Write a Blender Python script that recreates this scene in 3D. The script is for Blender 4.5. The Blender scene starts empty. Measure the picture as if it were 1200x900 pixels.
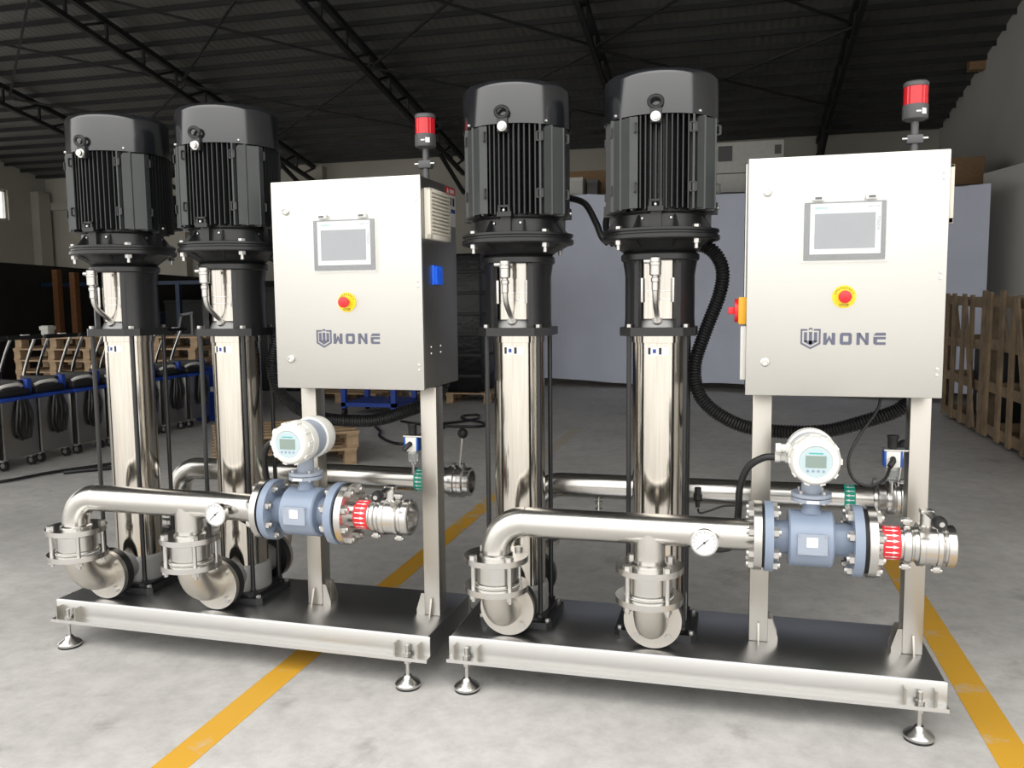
import bpy, bmesh, math, random
from mathutils import Vector, Matrix
random.seed(7)
PI = math.pi
scene = bpy.context.scene
COL = scene.collection

# ------------------------------------------------------------------ camera
CAM = Vector((0.97511, -2.82860, 1.40019))
F_PX, YAW, PITCH, ROLL = 988.53, 0.2539, -0.0965, -0.0104
def cam_ray(x, z, y=1.0):
    c, s = math.cos(ROLL), math.sin(ROLL); x, z = c*x - s*z, s*x + c*z
    c, s = math.cos(PITCH), math.sin(PITCH); y, z = c*y - s*z, s*y + c*z
    c, s = math.cos(YAW), math.sin(YAW); x, y = c*x - s*y, s*x + c*y
    return Vector((x, y, z))
fw = cam_ray(0, 0); rt = cam_ray(1, 0) - fw; up = cam_ray(0, 1) - fw
cd = bpy.data.cameras.new('camera'); cam = bpy.data.objects.new('camera', cd); COL.objects.link(cam)
M = Matrix.Identity(4)
for i in range(3):
    M[i][0], M[i][1], M[i][2], M[i][3] = rt[i], up[i], -fw[i], CAM[i]
cam.matrix_world = M
cd.sensor_width = 36.0; cd.lens = F_PX / 1200 * 36.0; cd.clip_start = 0.05; cd.clip_end = 300
scene.camera = cam

# ------------------------------------------------------------------ world: overcast sky, brighter at the zenith
SKY = 1.0
world = bpy.data.worlds.new('overcast_sky'); scene.world = world; world.use_nodes = True
wn = world.node_tree; wn.nodes.clear()
tc = wn.nodes.new('ShaderNodeTexCoord'); sp = wn.nodes.new('ShaderNodeSeparateXYZ')
mx = wn.nodes.new('ShaderNodeMath'); mx.operation = 'MAXIMUM'; mx.inputs[1].default_value = 0.0
ma = wn.nodes.new('ShaderNodeMath'); ma.operation = 'MULTIPLY_ADD'; ma.inputs[1].default_value = 2.0*SKY; ma.inputs[2].default_value = 1.0*SKY
bg = wn.nodes.new('ShaderNodeBackground'); wo = wn.nodes.new('ShaderNodeOutputWorld')
bg.inputs['Color'].default_value = (1.0, 0.985, 0.955, 1)
wn.links.new(tc.outputs['Generated'], sp.inputs[0]); wn.links.new(sp.outputs['Z'], mx.inputs[0])
wn.links.new(mx.outputs[0], ma.inputs[0]); wn.links.new(ma.outputs[0], bg.inputs['Strength'])
wn.links.new(bg.outputs[0], wo.inputs[0])

# the hall: back wall, side walls, open front
XL, XR, YF, YB, EAVE, SLOPE, OPEN_H = -17.05, 5.06, -1.2, 16.53, 4.85, 0.18, 4.9
OPEN_X0, OPEN_X1 = -16.5, 4.9
# sampling guide for the daylight entering through the open front (adds no light of its own)
def portal(w, h, loc, rot):
    pl = bpy.data.lights.new('daylight_portal', 'AREA'); pl.shape = 'RECTANGLE'
    pl.size = w; pl.size_y = h; pl.cycles.is_portal = True
    po = bpy.data.objects.new('daylight_portal', pl); COL.objects.link(po); po.location = loc; po.rotation_euler = rot
portal(OPEN_X1-OPEN_X0, OPEN_H, ((OPEN_X0+OPEN_X1)/2, YF, OPEN_H/2), (PI/2, 0, 0))   # faces +y
BAYS = [(.2, 4.0), (4.4, 8.2), (8.6, 12.4)]; BAY_H = 4.1                             # open bays in the left wall
portal(12.2, BAY_H, (XL, 6.3, BAY_H/2), (PI/2, 0, -PI/2))                            # faces +x

vs = scene.view_settings
scene.display_settings.display_device = 'sRGB'
vs.view_transform = 'Standard'; vs.look = 'None'; vs.gamma = 1.0; vs.use_curve_mapping = False
vs.exposure = 0.56

# ------------------------------------------------------------------ materials
MAT = {}
def mat(name, col, rough=0.5, metal=0.0, noise=0.0, nscale=20, bump=0.0, bscale=60, stretch=(1, 1, 1), spec=0.5, coat=0.0, emit=None, trans=0.0, rnoise=0.0, alpha=1.0):
    m = bpy.data.materials.new(name); m.use_nodes = True
    nt = m.node_tree; b = nt.nodes['Principled BSDF']
    b.inputs['Base Color'].default_value = (*col, 1); b.inputs['Roughness'].default_value = rough
    b.inputs['Metallic'].default_value = metal; b.inputs['Specular IOR Level'].default_value = spec
    b.inputs['Coat Weight'].default_value = coat; b.inputs['Coat Roughness'].default_value = 0.1
    b.inputs['Transmission Weight'].default_value = trans; b.inputs['Alpha'].default_value = alpha
    if emit: b.inputs['Emission Color'].default_value = (*emit[0], 1); b.inputs['Emission Strength'].default_value = emit[1]
    if noise or bump or rnoise:
        t = nt.nodes.new('ShaderNodeTexCoord'); mp = nt.nodes.new('ShaderNodeMapping'); mp.inputs['Scale'].default_value = stretch
        nt.links.new(t.outputs['Object'], mp.inputs[0])
        n = nt.nodes.new('ShaderNodeTexNoise'); n.inputs['Scale'].default_value = nscale; n.inputs['Detail'].default_value = 5
        nt.links.new(mp.outputs[0], n.inputs['Vector'])
        if noise:
            r = nt.nodes.new('ShaderNodeValToRGB')
            r.color_ramp.elements[0].position = .3; r.color_ramp.elements[1].position = .7
            r.color_ramp.elements[0].color = (*[max(0, c*(1-noise)) for c in col], 1)
            r.color_ramp.elements[1].color = (*[min(1, c*(1+noise)) for c in col], 1)
            nt.links.new(n.outputs[0], r.inputs[0]); nt.links.new(r.outputs[0], b.inputs['Base Color'])
        if rnoise:
            q = nt.nodes.new('ShaderNodeMapRange'); q.inputs[3].default_value = max(0.02, rough - rnoise); q.inputs[4].default_value = rough + rnoise
            nt.links.new(n.outputs[0], q.inputs[0]); nt.links.new(q.outputs[0], b.inputs['Roughness'])
        if bump:
            n2 = nt.nodes.new('ShaderNodeTexNoise'); n2.inputs['Scale'].default_value = bscale; n2.inputs['Detail'].default_value = 4
            nt.links.new(mp.outputs[0], n2.inputs['Vector'])
            bp = nt.nodes.new('ShaderNodeBump'); bp.inputs['Strength'].default_value = bump; bp.inputs['Distance'].default_value = 0.01
            nt.links.new(n2.outputs[0], bp.inputs['Height']); nt.links.new(bp.outputs[0], b.inputs['Normal'])
    MAT[name] = m
    return m
mat('brushed', (.585, .575, .545), .40, 1, rnoise=.06, nscale=40, stretch=(1, 1, 14))
mat('brushed_post', (.50, .475, .43), .36, 1, rnoise=.05, nscale=60, stretch=(14, 14, 1))
mat('channel', (.54, .535, .52), .34, 1, rnoise=.05, nscale=60, stretch=(1, 14, 14))
mat('plate', (.50, .505, .52), .32, 1, rnoise=.04, nscale=6)
mat('sleeve', (.62, .585, .53), .13, 1, rnoise=.05, nscale=30, stretch=(9, 9, .15), noise=.12)
mat('pipe', (.60, .585, .555), .25, 1, rnoise=.04, nscale=30)
mat('cast_steel', (.62, .59, .54), .40, 1, rnoise=.05, nscale=50, bump=.05, bscale=200)
mat('bright_steel', (.62, .61, .59), .24, 1)
mat('zinc', (.58, .57, .55), .36, 1)
mat('dark_steel', (.30, .30, .31), .3, 1)
mat('grey_cast', (.30, .30, .295), .5, .4, noise=.06)
mat('black_paint', (.012, .0125, .0135), .34, 0, spec=.55, noise=.1, nscale=60)
mat('black_gloss', (.012, .013, .016), .17, 0, spec=.9, rnoise=.04, nscale=6, coat=.25)
mat('fin_black', (.010, .0105, .012), .40, 0, spec=.6)
mat('panel_green', (.036, .041, .041), .40, 0, spec=.6, noise=.05, nscale=30)
mat('rubber', (.012, .012, .013), .55, 0)
mat('cable', (.012, .012, .013), .42, 0, spec=.5)
mat('white_plastic', (.72, .71, .67), .38, 0)
mat('cream_plastic', (.76, .72, .62), .45, 0)
mat('meter_blue', (.225, .275, .365), .36, 0, spec=.5, noise=.03, nscale=15)
mat('meter_grey', (.30, .34, .41), .36, 0)
mat('lcd', (.21, .27, .24), .25, 0)
mat('lcd_bezel', (.42, .52, .55), .35, 0)
mat('print_blue', (.02, .05, .28), .5)
mat('red', (.72, .02, .03), .3)
mat('red_lens', (.62, .012, .022), .18, 0, coat=.5)
mat('red_band', (.78, .03, .04), .4)
mat('green_band', (.0, .33, .22), .4)
mat('white_print', (.85, .85, .85), .5)
mat('yellow_plastic', (.85, .66, .02), .4)
mat('orange_plastic', (.85, .42, .02), .4)
mat('logo_grey', (.105, .11, .16), .5)
mat('black_print', (.02, .02, .02), .5)
mat('teal_print', (.03, .38, .36), .5)
mat('hmi_frame', (.12, .13, .14), .3)
mat('hmi_white', (.62, .64, .66), .35)
mat('hmi_screen', (.23, .245, .27), .15)
mat('lamp_grey', (.09, .09, .094), .4)
mat('blue_socket', (.01, .12, .75), .3)
mat('blue_part', (.01, .08, .38), .35)
mat('clear_plastic', (.85, .88, .88), .08, 0, trans=.85)
mat('cover_clear', (.90, .92, .92), .06, 0, alpha=.10)
mat('gauge_glass', (.66, .68, .69), .25, 0, spec=.8)
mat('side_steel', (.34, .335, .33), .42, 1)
mat('wood', (.36, .25, .15), .7, 0, noise=.25, nscale=6, stretch=(1, 1, 1), bump=.15, bscale=40)
mat('old_wood', (.23, .165, .10), .75, 0, noise=.35, nscale=5, bump=.2, bscale=40)
mat('cardboard', (.30, .19, .10), .8, 0, noise=.1)
mat('white_paint', (.62, .62, .58), .5, 0, noise=.05)
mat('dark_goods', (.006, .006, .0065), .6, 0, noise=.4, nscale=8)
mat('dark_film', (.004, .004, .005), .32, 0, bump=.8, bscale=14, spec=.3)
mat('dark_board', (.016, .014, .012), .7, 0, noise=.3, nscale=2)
mat('blue_steel', (.01, .05, .32), .4)
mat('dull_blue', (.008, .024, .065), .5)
mat('orange_steel', (.15, .062, .022), .5, 0, noise=.2)
mat('cart_steel', (.33, .32, .31), .35, 1)
mat('cart_chrome', (.70, .70, .68), .2, 1)
mat('cart_black', (.012, .012, .013), .5)
mat('curtain_cloth', (.69, .73, .87), .85, 0, noise=.04, nscale=1.5)
mat('truss_steel', (.020, .021, .022), .6)
mat('roof_sheet', (.125, .125, .118), .55, 0, noise=.12, nscale=1.2)

def wall_mat(name, a, b_, sc):
    m = mat(name, a, .8, 0, noise=.0)
    nt = m.node_tree; b = nt.nodes['Principled BSDF']
    t = nt.nodes.new('ShaderNodeTexCoord'); n = nt.nodes.new('ShaderNodeTexNoise'); n.inputs['Scale'].default_value = sc; n.inputs['Detail'].default_value = 8
    r = nt.nodes.new('ShaderNodeValToRGB'); r.color_ramp.elements[0].position = .35; r.color_ramp.elements[1].position = .7
    r.color_ramp.elements[0].color = (*b_, 1); r.color_ramp.elements[1].color = (*a, 1)
    nt.links.new(t.outputs['Object'], n.inputs['Vector']); nt.links.new(n.outputs[0], r.inputs[0]); nt.links.new(r.outputs[0], b.inputs['Base Color'])
wall_mat('wall_plaster', (.50, .48, .42), (.40, .38, .33), .5)
wall_mat('wall_grey', (.66, .65, .62), (.58, .57, .54), .4)

def floor_mat():
    m = mat('concrete', (.5, .49, .47), .55); nt = m.node_tree; b = nt.nodes['Principled BSDF']; L = nt.links.new
    t = nt.nodes.new('ShaderNodeTexCoord')
    def noise(s, d, ramp, rough=.6):
        n = nt.nodes.new('ShaderNodeTexNoise'); n.inputs['Scale'].default_value = s; n.inputs['Detail'].default_value = d; n.inputs['Roughness'].default_value = rough
        L(t.outputs['Object'], n.inputs['Vector'])
        r = nt.nodes.new('ShaderNodeValToRGB')
        for i, (p, c) in enumerate(ramp):
            e = r.color_ramp.elements[i]; e.position = p; e.color = (c[0], c[1], c[2], 1)
        L(n.outputs[0], r.inputs[0]); return n, r
    n1, r1 = noise(.7, 8, [(.32, (.43, .42, .405)), (.68, (.60, .585, .565))])
    n2, r2 = noise(9, 10, [(.30, (.74, .74, .74)), (.60, (1, 1, 1))], .75)
    n3, r3 = noise(2.3, 9, [(.28, (.60, .59, .57)), (.42, (1, 1, 1))], .68)
    def mul(a, c):
        x = nt.nodes.new('ShaderNodeMix'); x.data_type = 'RGBA'; x.blend_type = 'MULTIPLY'; x.inputs[0].default_value = 1
        L(a, x.inputs[6]); L(c, x.inputs[7]); return x.outputs[2]
    L(mul(mul(r1.outputs[0], r2.outputs[0]), r3.outputs[0]), b.inputs['Base Color'])
    q = nt.nodes.new('ShaderNodeMapRange'); q.inputs[3].default_value = .42; q.inputs[4].default_value = .72
    L(n1.outputs[0], q.inputs[0]); L(q.outputs[0], b.inputs['Roughness'])
    bp = nt.nodes.new('ShaderNodeBump'); bp.inputs['Strength'].default_value = .12; bp.inputs['Distance'].default_value = .01
    L(n2.outputs[0], bp.inputs['Height']); L(bp.outputs[0], b.inputs['Normal'])
floor_mat()
def line_mat():
    m = mat('line_yellow', (.66, .36, .03), .55); nt = m.node_tree; b = nt.nodes['Principled BSDF']; L = nt.links.new
    t = nt.nodes.new('ShaderNodeTexCoord'); n = nt.nodes.new('ShaderNodeTexNoise'); n.inputs['Scale'].default_value = 6; n.inputs['Detail'].default_value = 9; n.inputs['Roughness'].default_value = .7
    r = nt.nodes.new('ShaderNodeValToRGB'); r.color_ramp.elements[0].position = .30; r.color_ramp.elements[1].position = .44
    r.color_ramp.elements[0].color = (.46, .42, .34, 1); r.color_ramp.elements[1].color = (.62, .335, .03, 1)
    sy = nt.nodes.new('ShaderNodeSeparateXYZ'); q = nt.nodes.new('ShaderNodeMapRange')   # the far end of the paint is worn off
    q.inputs[1].default_value = 1.5; q.inputs[2].default_value = 5.0; q.inputs[3].default_value = 0; q.inputs[4].default_value = .30
    sb = nt.nodes.new('ShaderNodeMath'); sb.operation = 'SUBTRACT'
    L(t.outputs['Object'], sy.inputs[0]); L(sy.outputs['Y'], q.inputs[0]); L(n.outputs[0], sb.inputs[0]); L(q.outputs[0], sb.inputs[1])
    L(t.outputs['Object'], n.inputs['Vector']); L(sb.outputs[0], r.inputs[0]); L(r.outputs[0], b.inputs['Base Color'])
line_mat()
def roof_bump():
    m = MAT['roof_sheet']; nt = m.node_tree; b = nt.nodes['Principled BSDF']; L = nt.links.new
    t = nt.nodes.new('ShaderNodeTexCoord'); w = nt.nodes.new('ShaderNodeTexWave'); w.bands_direction = 'X'; w.inputs['Scale'].default_value = 2.4
    bp = nt.nodes.new('ShaderNodeBump'); bp.inputs['Strength'].default_value = .35; bp.inputs['Distance'].default_value = .02
    L(t.outputs['Object'], w.inputs['Vector']); L(w.outputs[0], bp.inputs['Height']); L(bp.outputs[0], b.inputs['Normal'])
roof_bump()

# ------------------------------------------------------------------ mesh helpers
def V(*a): return Vector(a)
def frame(d):
    d = d.normalized(); a = V(0, 0, 1) if abs(d.z) < .9 else V(1, 0, 0)
    u = d.cross(a).normalized(); return u, d.cross(u).normalized()
class MB:
    """collects shapes; build() links them as one mesh object"""
    def __init__(s): s.v = []; s.f = []
    def poly(s, pts):
        b = len(s.v); s.v += [tuple(p) for p in pts]; s.f.append(tuple(range(b, b+len(pts)))); return s
    def box(s, a, b_, rz=0.0, bev=0.0):
        x0, y0, z0 = a; x1, y1, z1 = b_
        c = V((x0+x1)/2, (y0+y1)/2, (z0+z1)/2); h = V(abs(x1-x0)/2, abs(y1-y0)/2, abs(z1-z0)/2)
        if bev > 0:
            bm = bmesh.new(); bmesh.ops.create_cube(bm, size=2)
            for q in bm.verts: q.co = Vector((q.co.x*h.x, q.co.y*h.y, q.co.z*h.z))
            bmesh.ops.bevel(bm, geom=bm.edges[:], offset=bev, segments=2, profile=.5, affect='EDGES')
            bm.verts.index_update(); base = len(s.v); R = Matrix.Rotation(rz, 3, 'Z')
            s.v += [tuple(c + R @ q.co) for q in bm.verts]; s.f += [tuple(base+q.index for q in f.verts) for f in bm.faces]; bm.free()
            return s
        R = Matrix.Rotation(rz, 3, 'Z'); base = len(s.v)
        for dz in (-1, 1):
            for dx, dy in ((-1, -1), (1, -1), (1, 1), (-1, 1)): s.v.append(tuple(c + R @ V(dx*h.x, dy*h.y, dz*h.z)))
        for f in ((3, 2, 1, 0), (4, 5, 6, 7), (0, 1, 5, 4), (1, 2, 6, 5), (2, 3, 7, 6), (3, 0, 4, 7)): s.f.append(tuple(base+i for i in f))
        return s
    def beam(s, p, q, w, h, upv=(0, 0, 1)):
        p, q = V(*p), V(*q); d = (q-p).normalized(); u = d.cross(V(*upv))
        if u.length < 1e-4: u = d.cross(V(1, 0, 0))
        u.normalize(); n = u.cross(d).normalized(); base = len(s.v)
        for e in (p, q):
            for a, c in ((-1, -1), (1, -1), (1, 1), (-1, 1)): s.v.append(tuple(e + u*a*w/2 + n*c*h/2))
        for f in ((3, 2, 1, 0), (4, 5, 6, 7), (0, 1, 5, 4), (1, 2, 6, 5), (2, 3, 7, 6), (3, 0, 4, 7)): s.f.append(tuple(base+i for i in f))
        return s
    def cyl(s, p, q, r, r2=None, seg=24, caps=True, hole=0.0):
        p, q = V(*p), V(*q); r2 = r if r2 is None else r2; u, w = frame(q-p); base = len(s.v)
        rings = [(p, r), (q, r2)]
        if hole: rings += [(q, hole), (p, hole)]
        for c, rr in rings:
            for i in range(seg):
                a = 2*PI*i/seg; s.v.append(tuple(c + u*math.cos(a)*rr + w*math.sin(a)*rr))
        n = len(rings)
        for k in range(n if hole else 1):
            k2 = (k+1) % n
            for i in range(seg):
                j = (i+1) % seg; s.f.append((base+k*seg+i, base+k*seg+j, base+k2*seg+j, base+k2*seg+i))
        if caps and not hole:
            s.f.append(tuple(base+i for i in reversed(range(seg)))); s.f.append(tuple(base+seg+i for i in range(seg)))
        return s
    def lathe(s, prof, o=(0, 0, 0), axis=(0, 0, 1), seg=40, a0=0.0, a1=2*PI):
        o = V(*o); d = V(*axis).normalized(); u, w = (V(1, 0, 0), V(0, 1, 0)) if d.z > .99 else frame(d)
        full = a1 - a0 > 2*PI - 1e-6; n = seg if full else seg+1; base = len(s.v)
        for r, h in prof:
            for i in range(n):
                a = a0 + (a1-a0)*i/seg; s.v.append(tuple(o + d*h + (u*math.cos(a) + w*math.sin(a))*max(r, 1e-5)))
        for k in range(len(prof)-1):
            for i in range(seg):
                j = (i+1) % n; s.f.append((base+k*n+i, base+k*n+j, base+(k+1)*n+j, base+(k+1)*n+i))
        return s
    def tube(s, pts, r, seg=12, caps=True):
        pts = [V(*p) for p in pts]; n = len(pts); rr = r if isinstance(r, (list, tuple)) else [r]*n; base = len(s.v)
        u = None
        for i, p in enumerate(pts):
            d = (pts[min(i+1, n-1)] - pts[max(i-1, 0)]).normalized()
            if u is None: u, w = frame(d)
            else:
                u = (u - d*u.dot(d)).normalized(); w = d.cross(u)
            for k in range(seg):
                a = 2*PI*k/seg; s.v.append(tuple(p + (u*math.cos(a) + w*math.sin(a))*rr[i]))
        for i in range(n-1):
            for k in range(seg):
                j = (k+1) % seg; s.f.append((base+i*seg+k, base+i*seg+j, base+(i+1)*seg+j, base+(i+1)*seg+k))
        if caps:
            s.f.append(tuple(base+k for k in reversed(range(seg)))); s.f.append(tuple(base+(n-1)*seg+k for k in range(seg)))
        return s
    def prism(s, pts2, o, u, v_, n, t):
        """polygon pts2 in the (u, v_) plane at o, extruded t along n"""
        o, u, v_, n = V(*o), V(*u), V(*v_), V(*n); base = len(s.v); k = len(pts2)
        for d in (0, t):
            for a, b_ in pts2: s.v.append(tuple(o + u*a + v_*b_ + n*d))
        s.f.append(tuple(base+i for i in range(k))); s.f.append(tuple(base+k+i for i in reversed(range(k))))
        for i in range(k):
            j = (i+1) % k; s.f.append((base+i, base+k+i, base+k+j, base+j))
        return s
    def data(s, name, m, sharp=32, off=None, fix=True):
        me = bpy.data.meshes.new(name)
        vs_ = s.v if off is None else [(a-off[0], b_-off[1], c-off[2]) for a, b_, c in s.v]
        me.from_pydata(vs_, [], s.f); me.update()
        if fix:
            bm = bmesh.new(); bm.from_mesh(me); bmesh.ops.recalc_face_normals(bm, faces=bm.faces[:]); bm.to_mesh(me); bm.free()
        for p in me.polygons: p.use_smooth = True
        me.set_sharp_from_angle(angle=math.radians(sharp))
        me.materials.append(MAT[m]); return me
    def build(s, name, m, parent=None, sharp=32, off=None, **k):
        if off is None and parent is not None:
            r = parent
            while r.parent is not None: r = r.parent
            off = r.get('off')
        o = bpy.data.objects.new(name, s.data(name, m, sharp, off)); COL.objects.link(o); o.parent = parent
        return o
def arc(c, r, u, v_, a0, a1, n):
    c, u, v_ = V(*c), V(*u), V(*v_)
    return [c + u*math.cos(a0+(a1-a0)*i/n)*r + v_*math.sin(a0+(a1-a0)*i/n)*r for i in range(n+1)]
def spline(pts, n=10):
    pts = [V(*p) for p in pts]; P = [pts[0]*2-pts[1]] + pts + [pts[-1]*2-pts[-2]]; out = []
    for i in range(1, len(P)-2):
        for k in range(n):
            t = k/n; a, b_, c, d = P[i-1], P[i], P[i+1], P[i+2]
            out.append(.5*((2*b_) + (c-a)*t + (2*a-5*b_+4*c-d)*t*t + (3*b_-a-3*c+d)*t**3))
    return out + [pts[-1]]
def resample(pts, step):
    out = [pts[0]]; acc = 0
    for a, b_ in zip(pts, pts[1:]):
        L_ = (b_-a).length
        while acc + L_ >= step:
            t = (step-acc)/L_; a = a + (b_-a)*t; out.append(a); L_ = (b_-a).length; acc = 0
        acc += L_
    return out
def text_data(txt, size, m, align='CENTER'):
    cu = bpy.data.curves.new('lettering', 'FONT'); cu.body = txt; cu.size = size; cu.align_x = align; cu.align_y = 'CENTER'; cu.extrude = size*.01
    o = bpy.data.objects.new('lettering', cu); COL.objects.link(o); bpy.context.view_layer.update()
    me = bpy.data.meshes.new_from_object(o.evaluated_get(bpy.context.evaluated_depsgraph_get()))
    bpy.data.objects.remove(o); bpy.data.curves.remove(cu); me.materials.clear(); me.materials.append(MAT[m]); return me

def tag(o, label, cat, group=None, kind=None):
    o['label'] = label; o['category'] = cat
    if group: o['group'] = group
    if kind: o['kind'] = kind
    return o
def thing(name, label, cat, at=(0, 0, 0), group=None, rz=0.0):
    """an Empty at the thing's base; parts built in the same frame as 'at' are shifted by it"""
    o = bpy.data.objects.new(name, None); COL.objects.link(o); o.empty_display_size = .1
    o.location = at; o.rotation_euler = (0, 0, rz); o['off'] = tuple(at) if rz == 0 else (0, 0, 0)
    return tag(o, label, cat, group)
def place(name, me, parent, loc, rot=(0, 0, 0), sub=False):
    o = bpy.data.objects.new(name, me); COL.objects.link(o); o.parent = parent
    off = parent.get('off', (0, 0, 0)) if parent is not None else (0, 0, 0)
    o.location = (loc[0]-off[0], loc[1]-off[1], loc[2]-off[2]); o.rotation_euler = rot; return o
def dup(root, loc, rz, label, group=None):
    def rec(o, par):
        c = o.copy(); COL.objects.link(c); c.parent = par
        for ch in list(o.children): rec(ch, c)
        return c
    r = rec(root, None); r.location = loc; r.rotation_euler = (0, 0, rz); r['label'] = label
    if group: r['group'] = group
    return r
LX, LY, LR = -1.7261, 0.0037, -0.0187
def to_left(p):
    c, s = math.cos(LR), math.sin(LR); return (LX + c*p[0] - s*p[1], LY + s*p[0] + c*p[1], p[2])
def left_copy(root, label): return dup(root, to_left(root.location), LR, label)
def struct(name, mb, m, parent=None, sharp=32):
    o = mb.build(name, m, parent, sharp)
    if parent is None: o['kind'] = 'structure'
    return o
def hexprof(r): return [(r*math.cos(PI/3*i), r*math.sin(PI/3*i)) for i in range(6)]
def bolt_mesh(name, m, r, head, shank, length):
    """hex head above z=0, shank below with a nut at its end"""
    b = MB(); b.prism(hexprof(r), (0, 0, 0), (1, 0, 0), (0, 1, 0), (0, 0, 1), head)
    b.cyl((0, 0, 0), (0, 0, -length), shank, seg=10)
    b.cyl((0, 0, head), (0, 0, head*1.12), r*.62, seg=10)
    return b
# ------------------------------------------------------------------ the hall
mid = YF; ridge = EAVE + SLOPE*(YB-mid)
def roof_z(y): return EAVE + SLOPE*(YB-y)
struct('floor', MB().box((-60, -60, -.2), (60, YB+.2, 0)), 'concrete')
struct('wall_back', MB().box((XL-.2, YB, 0), (XR+.2, YB+.2, EAVE)), 'wall_plaster')
gable = [(YF, 0), (YB, 0), (YB, EAVE), (YF, ridge)]
struct('wall_right', MB().prism(gable, (XR, 0, 0), (0, 1, 0), (0, 0, 1), (1, 0, 0), .2), 'wall_grey')
# left wall, with window openings
wl = MB(); wins = [(14.5, 15.27, 3.63, 4.40)] + [(a, b_, 0, BAY_H) for a, b_ in reversed(BAYS)]
edges = [YB]
for a, b_, c, d in wins: edges += [b_, a]
edges.append(YF)
for i in range(0, len(edges), 2):
    wl.prism([(edges[i+1], 0), (edges[i], 0), (edges[i], roof_z(edges[i])), (edges[i+1], roof_z(edges[i+1]))] if not (edges[i+1] < mid < edges[i]) else
             [(edges[i+1], 0), (edges[i], 0), (edges[i], roof_z(edges[i])), (mid, ridge), (edges[i+1], roof_z(edges[i+1]))], (XL, 0, 0), (0, 1, 0), (0, 0, 1), (-1, 0, 0), .2)
for a, b_, c, d in wins:
    if c > 0: wl.box((XL-.2, a, 0), (XL, b_, c))
    wl.prism([(a, d), (b_, d), (b_, roof_z(b_)), (a, roof_z(a))], (XL, 0, 0), (0, 1, 0), (0, 0, 1), (-1, 0, 0), .2)
struct('wall_left', wl, 'wall_plaster')
for i, (a, b_, c, d) in enumerate(wins[:1]):
    w = MB()
    for e in ((a, c, a+.05, d), (b_-.05, c, b_, d), (a, c, b_, c+.05), (a, d-.05, b_, d)): w.box((XL-.12, e[0], e[1]), (XL-.06, e[2], e[3]))
    struct('window_%d' % (i+1), w, 'white_paint')
for i, y in enumerate((16.2, 13.7)):
    struct('trim_%d' % (i+1), MB().box((XL, y-.2, 0), (XL+.25, y+.2, EAVE-.4)), 'wall_plaster')
for i, x in enumerate((-12.8, -8.9, -5.1)):
    struct('trim_%d' % (i+3), MB().box((x-.2, YB-.25, 0), (x+.2, YB, EAVE-.1)), 'wall_plaster')
struct('trim_6', MB().box((XL, YB-.12, EAVE-.85), (XR, YB, EAVE-.65)), 'wall_plaster')
# front wall: piers beside the wide opening and the header above it
wf = MB().box((XL-.2, YF-.2, 0), (OPEN_X0, YF, ridge)); wf.box((OPEN_X1, YF-.2, 0), (XR+.2, YF, ridge)); wf.box((OPEN_X0, YF-.2, OPEN_H), (OPEN_X1, YF, ridge))
struct('wall_front', wf, 'wall_plaster')
# roof with purlins and trusses
rf = MB()
rf.prism([(YB+.4, EAVE-.072), (YF-.3, ridge+.054), (YF-.3, ridge+.134), (YB+.4, EAVE+.008)], (XL-.3, 0, 0), (0, 1, 0), (0, 0, 1), (1, 0, 0), XR-XL+.6)
ceil = struct('ceiling', rf, 'roof_sheet', sharp=10)
pm = MB().box((XL, -.02, -.085), (XR, .02, -.005)).data('purlin', 'truss_steel')
y = YB-.3
while y > mid:
    place('purlin', pm, ceil, (0, y, roof_z(y)), (0, 0, 0)); y -= .495
def truss(x):
    D = .38; t = MB(); z = lambda y, d=0: roof_z(y)-.12-d
    tr = MB()
    for d, w in ((.04, .09), (D, .08)):
        tr.beam((x, YB-.1, z(YB-.1, d)), (x, mid, z(mid, d)), w, w)
    o = tr.build('truss', 'truss_steel', ceil)
    y = YB-.2; k = 0; st = .88
    web = MB()
    while y > YF+1.3:
        a = y; b_ = y-st
        web.beam((x, a, z(a, .04)), (x, a, z(a, D)), .04, .04); web.beam((x, a, z(a, .04)), (x, b_+.27, z(b_+.27, D)), .04, .04)
        y = b_
    web.build('web_bars', 'truss_steel', o)
    return o
TX = [-12.80, -8.92, -5.10, -1.20, 2.70]
for x in TX: truss(x)
def brace(x0, y0, x1, y1, dz=.3):
    MB().beam((x0, y0, roof_z(y0)-dz), (x1, y1, roof_z(y1)-dz), .035, .035).build('brace', 'truss_steel', ceil)
for a, b_ in zip(TX[:-1], TX[1:]):
    brace(a, 11.3, b_, 14.2); brace(a, 14.2, b_, 11.3); brace(a, 11.2, b_, 7.8); brace(a, 7.8, b_, 11.2)
# knee braces under the trusses at the eaves
for x in TX:
    MB().beam((x, YB-.1, EAVE-.95), (x, YB-1.9, roof_z(YB-1.9)-.6), .07, .07).build('knee_brace', 'truss_steel', ceil)
# painted floor lines
for x0, x1, y1, lab in ((-.715, -.605, 6.4, 'worn yellow floor line running under the left skid'), (1.772, 1.885, 2.3, 'yellow floor line along the right end of the right skid')):
    o = MB().box((x0, YF, 0), (x1, y1, .0015)).build('floor_line', 'line_yellow'); tag(o, lab, 'floor line', 'yellow lines painted on the floor')

# ------------------------------------------------------------------ skid dimensions (floor z = 0)
BL, BW, BT = 1.650, .463, .19
PX, PY = (.2025, .7265), .2588
DY, DZ, SY, SZ, PR = -.093, .655, .545, .648, .051
R_ = ' on the right skid'; L_ = ' on the left skid'

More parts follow.
